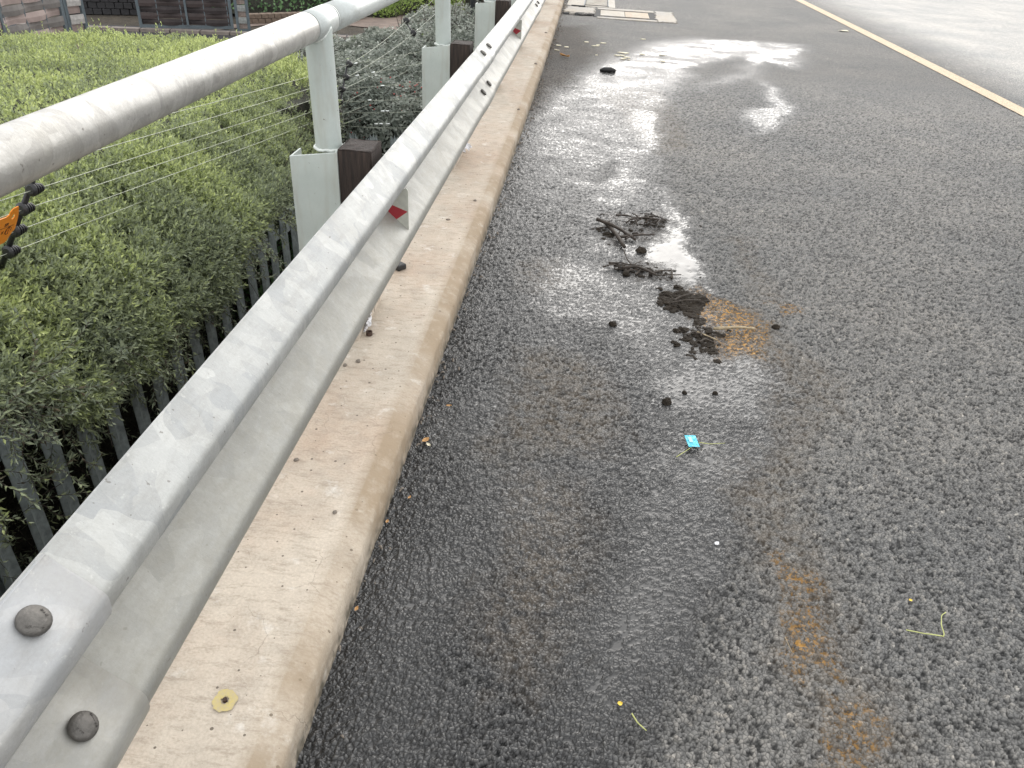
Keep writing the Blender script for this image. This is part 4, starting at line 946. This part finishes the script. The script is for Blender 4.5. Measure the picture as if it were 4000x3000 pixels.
# ---- woven screens
def slat_mesh(L, pitch, amp, phase, h=.094, th=.008):
    n = int(L / pitch * 8); v = []; f = []
    for i in range(n + 1):
        x = L * i / n; yy_ = amp * math.sin(math.pi * x / pitch + phase)
        bow = .006 * math.sin(math.pi * x / pitch + phase)
        v += [(x, yy_ - th / 2, bow), (x, yy_ + th / 2, bow), (x, yy_ + th / 2 + .004, h / 2), (x, yy_ - th / 2 - .006, h / 2), (x, yy_ + th / 2, h - bow), (x, yy_ - th / 2, h - bow)]
    for i in range(n):
        a = i * 6; b = a + 6
        for p, q in ((0, 1), (1, 2), (2, 4), (4, 5), (5, 3), (3, 0)): f.append((a + p, a + q, b + q, b + p))
    f.append((0, 3, 5, 4, 2, 1)); e = n * 6; f.append((e, e + 1, e + 2, e + 4, e + 5, e + 3))
    return v, f
def woven(label, cat, name, x0, y0, ang, L, pitch, z0, rows, mats, bars, frame_t=.05, depth=.04, amp=.028):
    t = empty(name, (x0, y0, z0), label, cat, rz=ang); P_ = [None, None]
    for r_ in range(rows):
        k = r_ % 2
        if P_[k] is None:
            v, f = slat_mesh(L - 2 * frame_t, pitch, amp, k * math.pi + .9); P_[k] = mesh('slat', v, f, mats[k], t, False); o = P_[k]
        else: o = dup(P_[k], t)
        o.location = (frame_t, 0, frame_t + r_ * .1)
    Ht = rows * .1 + 2 * frame_t
    for a in ((0, frame_t, 0, Ht), (L - frame_t, L, 0, Ht)): MB().box(a[0], a[1], -depth / 2, depth / 2, 0, Ht).build('frame_bar', M['frame'], t)
    for z in (0, Ht - frame_t): MB().box(frame_t, L - frame_t, -depth / 2 + .002, depth / 2 - .002, z, z + frame_t).build('frame_bar', M['frame'], t)
    for b in bars: MB().box(b - .018, b + .018, -.045, -.034, frame_t, Ht - frame_t).build('frame_bar', M['frame'], t)
    n = int((L - 2 * frame_t) / pitch)
    for i in range(n + 1):
        x = frame_t + i * pitch + pitch * .72
        if x < L - frame_t: MB().box(x - .008, x + .008, -.008, .008, frame_t, Ht - frame_t).build('weave_rod', M['frame'], t)
    return t
woven('beige and grey woven slat screen at the left behind the hedge', 'screen', 'woven_screen', -6.4, 3.6, math.pi / 2, 6.05, .36, -1.03, 24, (M['slat_pink'], M['slat_grey']), [.9, 1.9, 2.9, 3.9, 4.9])
woven('narrow pale woven end panel of the left screen, at the gateway', 'screen', 'woven_screen', -6.40, 9.68, R(70), .27, .5, -1.03, 24, (M['slat_pink'], simple('woven_slat_silver', (.42, .40, .38), .6)), [], .04)
gate = woven('dark brown woven slat gate standing ajar in a grey steel frame', 'gate', 'woven_gate', -7.97, 14.1, R(19.3), 1.58, .39, -1.00, 22, (M['slat_dark2'], M['slat_dark']), [.81], .05)
MB().box(1.58, 1.62, -.04, .0, .6, .75).build('gate_latch', M['black'], gate)
woven('narrow light woven panel between grey posts right of the dark gate', 'screen', 'woven_screen', -6.44, 14.66, R(19.3), .24, .5, -1.05, 24, (simple('woven_slat_pale_brown', (.30, .24, .21), .6), simple('woven_slat_stone', (.24, .25, .24), .6)), [], .05)
for lab, x, y, h, r in (('black steel pole standing in the shrubs beyond the last bushes', -1.50, 10.35, 2.6, .035), ('thin dark garden lamp pole with a horizontal bar beyond the handrail', -4.55, 18.6, 2.2, .03)):
    t = empty('pole', (x, y, -1.05), lab, 'pole'); MB().tube([(0, 0, 0), (0, 0, h)], r, 12, sq=1).build('shaft', M['blackpaint'], t, True); MB().tube([(0, 0, .0), (0, 0, .35)], r * 1.5, 12).build('collar', M['blackpaint'], t, True)
    if h < 2.5: MB().tube([(-.6, 0, .95), (.7, 0, .95)], .012, 8).build('cross_bar', M['blackpaint'], t, True)

# ------------------------------------------------------------------ DRAIN
dr = empty('storm_drain', (0, 0, 0), 'concrete storm drain with two lid panels let into the road beside the kerb', 'drain')
def irr(x0, x1, y0, y1, z0, z1, name, mat, j=.012, n=14):
    per = [(x0 + (x1 - x0) * i / n, y0) for i in range(n)] + [(x1, y0 + (y1 - y0) * i / n) for i in range(n)] + [(x1 - (x1 - x0) * i / n, y1) for i in range(n)] + [(x0, y1 - (y1 - y0) * i / n) for i in range(n)]
    per = [(x + random.uniform(-j, j), y + random.uniform(-j, j), 0) for x, y in per]
    return MB().prism(per, ((0, 0, z0), (0, 0, z1))).build(name, mat, dr)
irr(.83, 1.08, 11.22, 12.32, -.03, .010, 'frame_slab', M['conc'], .03)
irr(.03, .82, 12.12, 12.30, -.03, .011, 'frame_slab', M['conc']); irr(.03, .82, 11.20, 11.32, -.03, .010, 'frame_slab', M['conc'])
irr(-.42, -.02, 11.55, 12.15, -.03, .018, 'frame_slab', M['conc'], .03)
MB().box(-.02, .84, 11.32, 12.13, -.08, .0045).build('recess', M['gap'], dr)
MB().box(.07, .40, 11.45, 12.0, .0, .014).build('lid_panel', M['conc_light'], dr, bevel=.006)
MB().box(.405, .73, 11.45, 12.0, .0, .013).build('lid_panel', M['conc_tan'], dr, bevel=.006)
for i in range(5):
    x = -.42 + i * .07; MB().prism([(random.uniform(-.02, .02), 0, 0), (.10, .02, 0), (.13, .07, 0), (.03, .06, 0)], ((x, 11.33 + random.uniform(-.03, .06), .004), (x, 11.33 + random.uniform(-.03, .06), .02 + .01 * random.random()))).build('broken_piece', M['conc'] if i % 2 else M['gap'], dr)
MB().prism([(0, 0, 0), (.2, 0, 0), (.2, .05, 0), (0, .06, 0)], ((-.35, 12.19, .004), (-.35, 12.19, .03))).build('broken_piece', M['gap'], dr)
gt = empty('drain_grating', (0, 0, 0), 'slotted concrete gutter grating beside the kerb past the drain lid', 'grating')
MB().box(-.42, .28, 12.42, 16.5, -.02, .006).build('surround', M['conc_light'], gt)
MB().box(-.16, .17, 12.5, 16.3, .0, .008).build('recess', M['gap'], gt)
for i in range(24): MB().box(-.15, .16, 12.55 + i * .155, 12.55 + i * .155 + .095, .001, .016).build('grate_bar', M['conc_light'], gt)
for x in (-.175, .17): MB().box(x, x + .012, 12.45, 16.4, .004, .018).build('grate_edge', M['frame'], gt)

# ------------------------------------------------------------------ DEBRIS
def lump(name, label, cat, x, y, sx, sy, sz, mat, z=0, group=None, rough=.35, sub=3, parent=None):
    bm = bmesh.new(); bmesh.ops.create_icosphere(bm, subdivisions=sub, radius=1); sd = rng.uniform(0, 60)
    for v in bm.verts:
        c = v.co.copy(); f_ = 1 + (float(fbm(np.array(c.x * 2.3 + sd), np.array(c.y * 2.3 + c.z * 3 + sd), 4)) - .5) * 2 * rough; v.co = Vector((c.x * sx * f_, c.y * sy * f_, max(-.002, c.z * sz * f_)))
    me = bpy.data.meshes.new(name); bm.to_mesh(me); bm.free(); me.materials.append(mat); o = bpy.data.objects.new(name, me); C.objects.link(o); o.location = (x, y, z); o.rotation_euler = (0, 0, rng.uniform(0, 3))
    if parent: o.parent = parent
    if label: tag(o, label, cat, group)
    return o
def stick(pts, r0, r1, mat, name='stick', parent=None, label=None, cat='stick', group=None, n=7):
    P_ = [Vector(p) for p in pts]; Q = []; m = len(P_) * 3
    for i in range(m + 1):
        t = i / m * (len(P_) - 1); k = min(int(t), len(P_) - 2); Q.append(P_[k].lerp(P_[k + 1], t - k) + Vector([random.uniform(-.15, .15) * r0 for _ in range(3)]))
    o = MB().tube(Q, [(r0 + (r1 - r0) * i / m) * random.uniform(.85, 1.15) for i in range(m + 1)], n).build(name, mat, parent, True)
    if label: tag(o, label, cat, group)
    return o
def debris(label, cx_, cy_, sx, sy, nst, nlm, hgt_, seed, lsz=.018, stl_=.12):
    random.seed(seed); t = empty('debris_pile', (cx_, cy_, 0), label, 'debris')
    for _ in range(nlm):
        s = random.uniform(.35, 1) * lsz; lump('mud_lump', None, None, random.gauss(0, sx), random.gauss(0, sy), s * random.uniform(.8, 1.9), s, s * random.uniform(.25, .6), M['mud'], -.002, rough=.75, sub=3, parent=t)
    for _ in range(nst):
        a = random.uniform(-.7, .7) + (0 if random.random() < .7 else 1.5); l = random.uniform(.5, 1.2) * stl_; x, y = random.gauss(0, sx * .7), random.gauss(0, sy * .6); d = Vector((math.cos(a), math.sin(a), 0)) * l / 2; z = random.uniform(.003, hgt_)
        stick([(x - d.x, y - d.y, z * random.uniform(.3, 1)), (x + random.gauss(0, .006), y + random.gauss(0, .006), z + .004), (x + d.x, y + d.y, max(.002, z * random.uniform(.2, 1.5)))], random.uniform(.0028, .0058), .002, M['stick'], 'twig', t)
    return t
debris('muddy bundle of dark twigs, farthest in the puddle', .34, 3.72, .085, .06, 13, 34, .03, 11, .013)
d2 = debris('forked dark branch lying in mud left of the twig bundle', .19, 3.50, .06, .05, 3, 16, .02, 12)
stick([(-.085, .09, .035), (.0, .035, .030), (.10, -.07, .012)], .010, .006, M['stick'], 'branch', d2); stick([(-.04, .12, .012), (.0, -.02, .02), (.045, -.17, .012)], .013, .007, M['stick'], 'branch', d2)
stick([(.02, -.06, .012), (.12, -.02, .016), (.19, .02, .01)], .007, .004, M['stick'], 'branch', d2)
d3 = debris('loose crossed heap of dark twigs at the near end of the puddle', .27, 3.10, .05, .03, 10, 12, .03, 13, .010)
stick([(-.05, -.01, .012), (.02, .0, .02), (.10, -.05, .008)], .007, .004, M['stick'], 'branch', d3); stick([(-.045, .08, .055), (-.03, .03, .035), (.01, -.01, .01)], .003, .002, M['stick'], 'twig', d3)
debris('scattered black mud lumps right of the crossed twig heap', .42, 3.10, .06, .05, 3, 40, .01, 14, .010)
debris('thick clod of black mud next to the orange rust stain', .455, 2.83, .04, .055, 2, 70, .02, 15, .023)
debris('mud bank with rotten fibres below the rust stain', .505, 2.53, .04, .065, 5, 70, .015, 16, .015, .08)
random.seed(21)
tag(stick([(.555, 2.60, .012), (.65, 2.625, .016), (.71, 2.635, .01)], .0062, .0045, M['bark'], 'stick'), 'pale straight stick lying across the orange rust stain', 'stick')
stick([(.49, 2.57, .008), (.56, 2.52, .008)], .003, .002, M['bark'], 'stick', label='short pale splinter in the mud just below the straight stick')
for lab, x, y, s in (('small black mud blob alone on the wet asphalt above the wrapper', .348, 2.085, .015), ('dark crumb of mud right of the lone blob', .41, 2.15, .007), ('flat dark crumb of mud farthest right of the lone blob', .51, 2.165, .008), ('pointed black mud crumb between the twig heaps', .313, 3.32, .022), ('small dark lump on dry asphalt right of the rust stain', .80, 2.68, .013), ('small dark crumb left of the mud bank', .41, 2.47, .011), ('tiny dark crumb left of the thick clod', .18, 2.58, .013), ('dark mud lump at the upper edge of the puddle streak', .24, 3.05, .015)):
    lump('mud_crumb', lab, 'mud', x, y, s * 1.2, s, s * .9, M['mud'], rough=.5)
# wrapper with straw
wr = empty('sweet_wrapper', (.406, 1.868, .008), 'small cyan sweet wrapper lying on the wet asphalt', 'wrapper', rz=R(8))
def sheetgrid(name, w_, h_, nx, ny, mat, amp, parent=None, loc=None, seed=0, crimp=False):
    v = []; f = []
    for j in range(ny + 1):
        for i in range(nx + 1):
            x = (i / nx - .5) * w_; y = (j / ny - .5) * h_; z = amp * (float(fbm(np.array(i * .6 + seed), np.array(j * .6 + seed), 3)) - .3) * 2
            if crimp and j in (0, ny): y += (.0008 if i % 2 else -.0008)
            v.append((x, y, z))
    for j in range(ny):
        for i in range(nx): a = j * (nx + 1) + i; f.append((a, a + 1, a + nx + 2, a + nx + 1))
    n0 = len(v); v += [(x, y, z - .0005) for x, y, z in v]; f += [tuple(n0 + k for k in q)[::-1] for q in f]
    return mesh(name, v, f, mat, parent, False, loc)
sheetgrid('foil', .033, .056, 16, 14, M['blue'], .0016, wr, (0, 0, .004), crimp=True); sheetgrid('printed_band', .010, .026, 6, 6, M['bluelight'], .0004, wr, (-.004, .004, .0068), 3)
random.seed(5)
stick([(.355, 1.79, .006), (.385, 1.82, .01), (.41, 1.852, .008)], .0012, .0009, M['straw'], 'straw', label='short grass straw poking out left of the cyan wrapper', cat='straw', n=5)
stick([(.425, 1.868, .010), (.46, 1.867, .009), (.505, 1.882, .007)], .0014, .0008, M['straw'], 'straw', label='longer grass straw poking out right of the cyan wrapper', cat='straw', n=5)
st_ = stick([(.821, 1.238, .008), (.855, 1.232, .010), (.903, 1.232, .008), (.905, 1.262, .011), (.915, 1.29, .012), (.931, 1.304, .008)], .0014, .001, M['straw'], 'stem', label='bent yellow-green plant stem like a V on the dry asphalt', cat='stem', n=5)
stick([(.205, .945, .006), (.215, .925, .008), (.232, .912, .006)], .0016, .001, M['straw'], 'stem', label='short dark green curved stem near the bottom of the road', cat='stem', n=5)
stick([(.545, 1.18, .006), (.552, 1.14, .007)], .0009, .0007, M['bark'], 'stem', label='thin straight dry grass blade left of the bent stem', cat='stem', n=5)
def leaf(label, x, y, s, mat, asp=.55, rz=0, z=.006, curl=.25):
    v = []; f = []; n = 6
    for i in range(n + 1):
        t = i / n; w_ = s * asp * .5 * math.sin(math.pi * min(1, t * 1.02)) ** .8 + .0004
        for k in (-1, 0, 1): v.append(((t - .5) * s, k * w_, abs(k) * s * .10 + curl * s * (t - .5) ** 2 + rng.uniform(-.03, .03) * s))
    for i in range(n):
        for k in (0, 1): a = i * 3 + k; f.append((a, a + 1, a + 4, a + 3))
    o = mesh('leaf', v, f, mat, None, False, (x, y, z)); o.rotation_euler = (rng.uniform(-.15, .15), rng.uniform(-.1, .1), rz); return tag(o, label, 'leaf')
leaf('tan dry leaf, farther of two on the wet gutter asphalt by the kerb', -.329, 1.932, .018, M['dryleaf'], .5, .1)
leaf('curled tan dry leaf, nearer of two on the wet gutter asphalt by the kerb', -.364, 1.747, .026, M['dryleaf'], .6, .9)
leaf('pale crumpled dry leaf leaning on the curled tan leaf', -.352, 1.728, .017, M['chip'], .5, -.6)
leaf('tiny tan leaf fragment near the kerb foot', -.357, 1.498, .012, M['dryleaf'], .5, 1.2)
leaf('small brown leaf fragment lying against the kerb face', -.392, 1.40, .014, M['dryleaf'], .5, 1.5)
leaf('small rust-brown leaf fragment low against the kerb near the camera', -.392, 1.12, .014, M['dryleaf'], .5, 1.3)
leaf('pinkish curled leaf strip on the dark asphalt beyond the puddle', -.26, 8.15, .14, M['dryleaf'], .25, -.8)
leaf('small bright yellow petal on wet asphalt near the bottom', .182, .964, .011, M['yellow'], .8, .3)
leaf('tiny yellow-orange petal above the bent stem', .862, 1.332, .008, M['yellow'], .9, .3)
leaf('small white flake on the damp asphalt below the wrapper', .43, 1.451, .014, M['paper'], .7, .8)
sheetgrid('card_scrap', .13, .09, 6, 4, M['chip'], .01, None, (3.32, 11.6, .006), 2); tag(bpy.data.objects['card_scrap'], 'flat tan scrap of card beside the yellow road line', 'litter')
o = MB().tube([(-.07, 0, .008), (-.03, -.004, .018), (.03, 0, .02), (.075, .006, .012)], [.010, .022, .022, .012], 10).build('rubber_scrap', M['rubber'], None, True, (.163, 7.551, 0)); tag(o, 'black curved rubber scrap lying in the bright wet area', 'litter')
CH = 'cream plaster chips scattered on the road'
for i in range(22):
    x, y = .105 + rng.normal(0, .28), 8.75 + rng.normal(0, .32)
    if i == 0: x, y = .33, 8.62
    s = rng.uniform(.014, .035) * (1.9 if i == 0 else 1); v = [(s * math.cos(a) * rng.uniform(.6, 1.2), s * .6 * math.sin(a) * rng.uniform(.6, 1.2), 0) for a in np.linspace(0, 5.4, 6)]
    o = MB().prism(v, ((0, 0, 0), (0, 0, .006))).build('plaster_chip', M['chip'], None, loc=(x, y, .002)); tag(o, 'large cream plaster chip, the biggest of the scattered chips' if i == 0 else ('small cream chip lying left of the black rubber scrap, among the scattered chips' if x < .1 else 'small cream chip lying right of the black rubber scrap, among the scattered chips'), 'chip', CH)
# on the kerb
cap = MB().box(-.021, .021, -.03, .03, 0, .022).build('black_rubber_block', M['rubber'], None, loc=(-.662, 2.69, .101), bevel=.005); cap.rotation_euler = (0, 0, .9); tag(cap, 'black rubber cap on the concrete kerb under the crash barrier', 'rubber cap')
rg = MB()
for r0_, z0_, z1_ in ((.0105, 0, .013),):
    n = 20; vv = []
    for z in (z0_, z1_):
        for rr in (r0_, r0_ * .68):
            for i in range(n): vv.append((rr * math.cos(2 * math.pi * i / n), rr * math.sin(2 * math.pi * i / n), z))
    rg.v = vv
    for i in range(n):
        j = (i + 1) % n; rg.f += [(i, j, 2 * n + j, 2 * n + i), (n + i, 3 * n + i, 3 * n + j, n + j), (2 * n + i, 2 * n + j, 3 * n + j, 3 * n + i)]
o = rg.build('pipe_ring', M['rustnut'], None, True, (-.632, 2.155, .101)); tag(o, 'small dark rusty ring on the concrete beside the post footing', 'ring')
o = sheetgrid('tissue', .035, .085, 10, 14, M['paper'], .018, None, (-.648, 2.215, .112), 8); o.rotation_euler = (.1, -.9, .1); tag(o, 'crumpled dirty white tissue stuck behind the post footing', 'litter')
o = sheetgrid('paper_scrap', .06, .05, 8, 8, M['paper'], .03, None, (-.650, 4.32, .115), 5); o.rotation_euler = (.3, -.4, .5); tag(o, 'folded white paper scrap under the crash barrier further along', 'litter')
def kp(px_x, px_y): pass
for lab, x, y, s in (('dark pebble on the kerb short of the rusty ring', -.622, 1.985, .010), ('grey-green pebble half hidden by the barrier, left of the dark pebble', -.655, 1.955, .008), ('small brown stone on the kerb above the cracked stain', -.492, 1.312, .0062), ('white paint fleck shaped pebble near the barrier', -.645, 1.486, .007), ('brown pebble in the middle of the kerb, level with the first reflector', -.562, 3.24, .010), ('dark pebble near the black cap on the kerb', -.481, 3.518, .010), ('dark pebble on the kerb past the white paper', -.455, 5.4, .011), ('dark pebble far along the kerb by the second reflector', -.47, 7.1, .014), ('pebble farthest along the kerb, short of the joint', -.50, 8.9, .016)):
    lump('pebble', lab, 'pebble', x, y, s, s * .8, s * .7, M['pebble'], .101, rough=.3, sub=2)
GRIT = []
for _ in range(260):
    y = rng.uniform(.6, 14) ** 1.0; x = -.40 + abs(rng.normal(0, .025)) + float(bend(y)); GRIT.append((x, y))
mb = MB()
for x, y in GRIT:
    s = rng.uniform(.002, .006) * (1 + y * .12); a = rng.uniform(0, 3); mb.tube([(x - s * math.cos(a), y - s * math.sin(a) * 1.4, .002), (x, y, .003 + s * .6), (x + s * math.cos(a), y + s * math.sin(a) * 1.4, .002)], [s * .3, s * .55, s * .25], 4)
tag(mb.build('gutter_grit', M['pebble']), 'fine grit and leaf crumbs gathered along the foot of the kerb', 'grit', kind='stuff')
print('TRIS', sum(sum(len(p.vertices) - 2 for p in o.data.polygons) if len(o.data.polygons) < 5000 else len(o.data.loops) - 2 * len(o.data.polygons) for o in bpy.data.objects if o.type == 'MESH'))
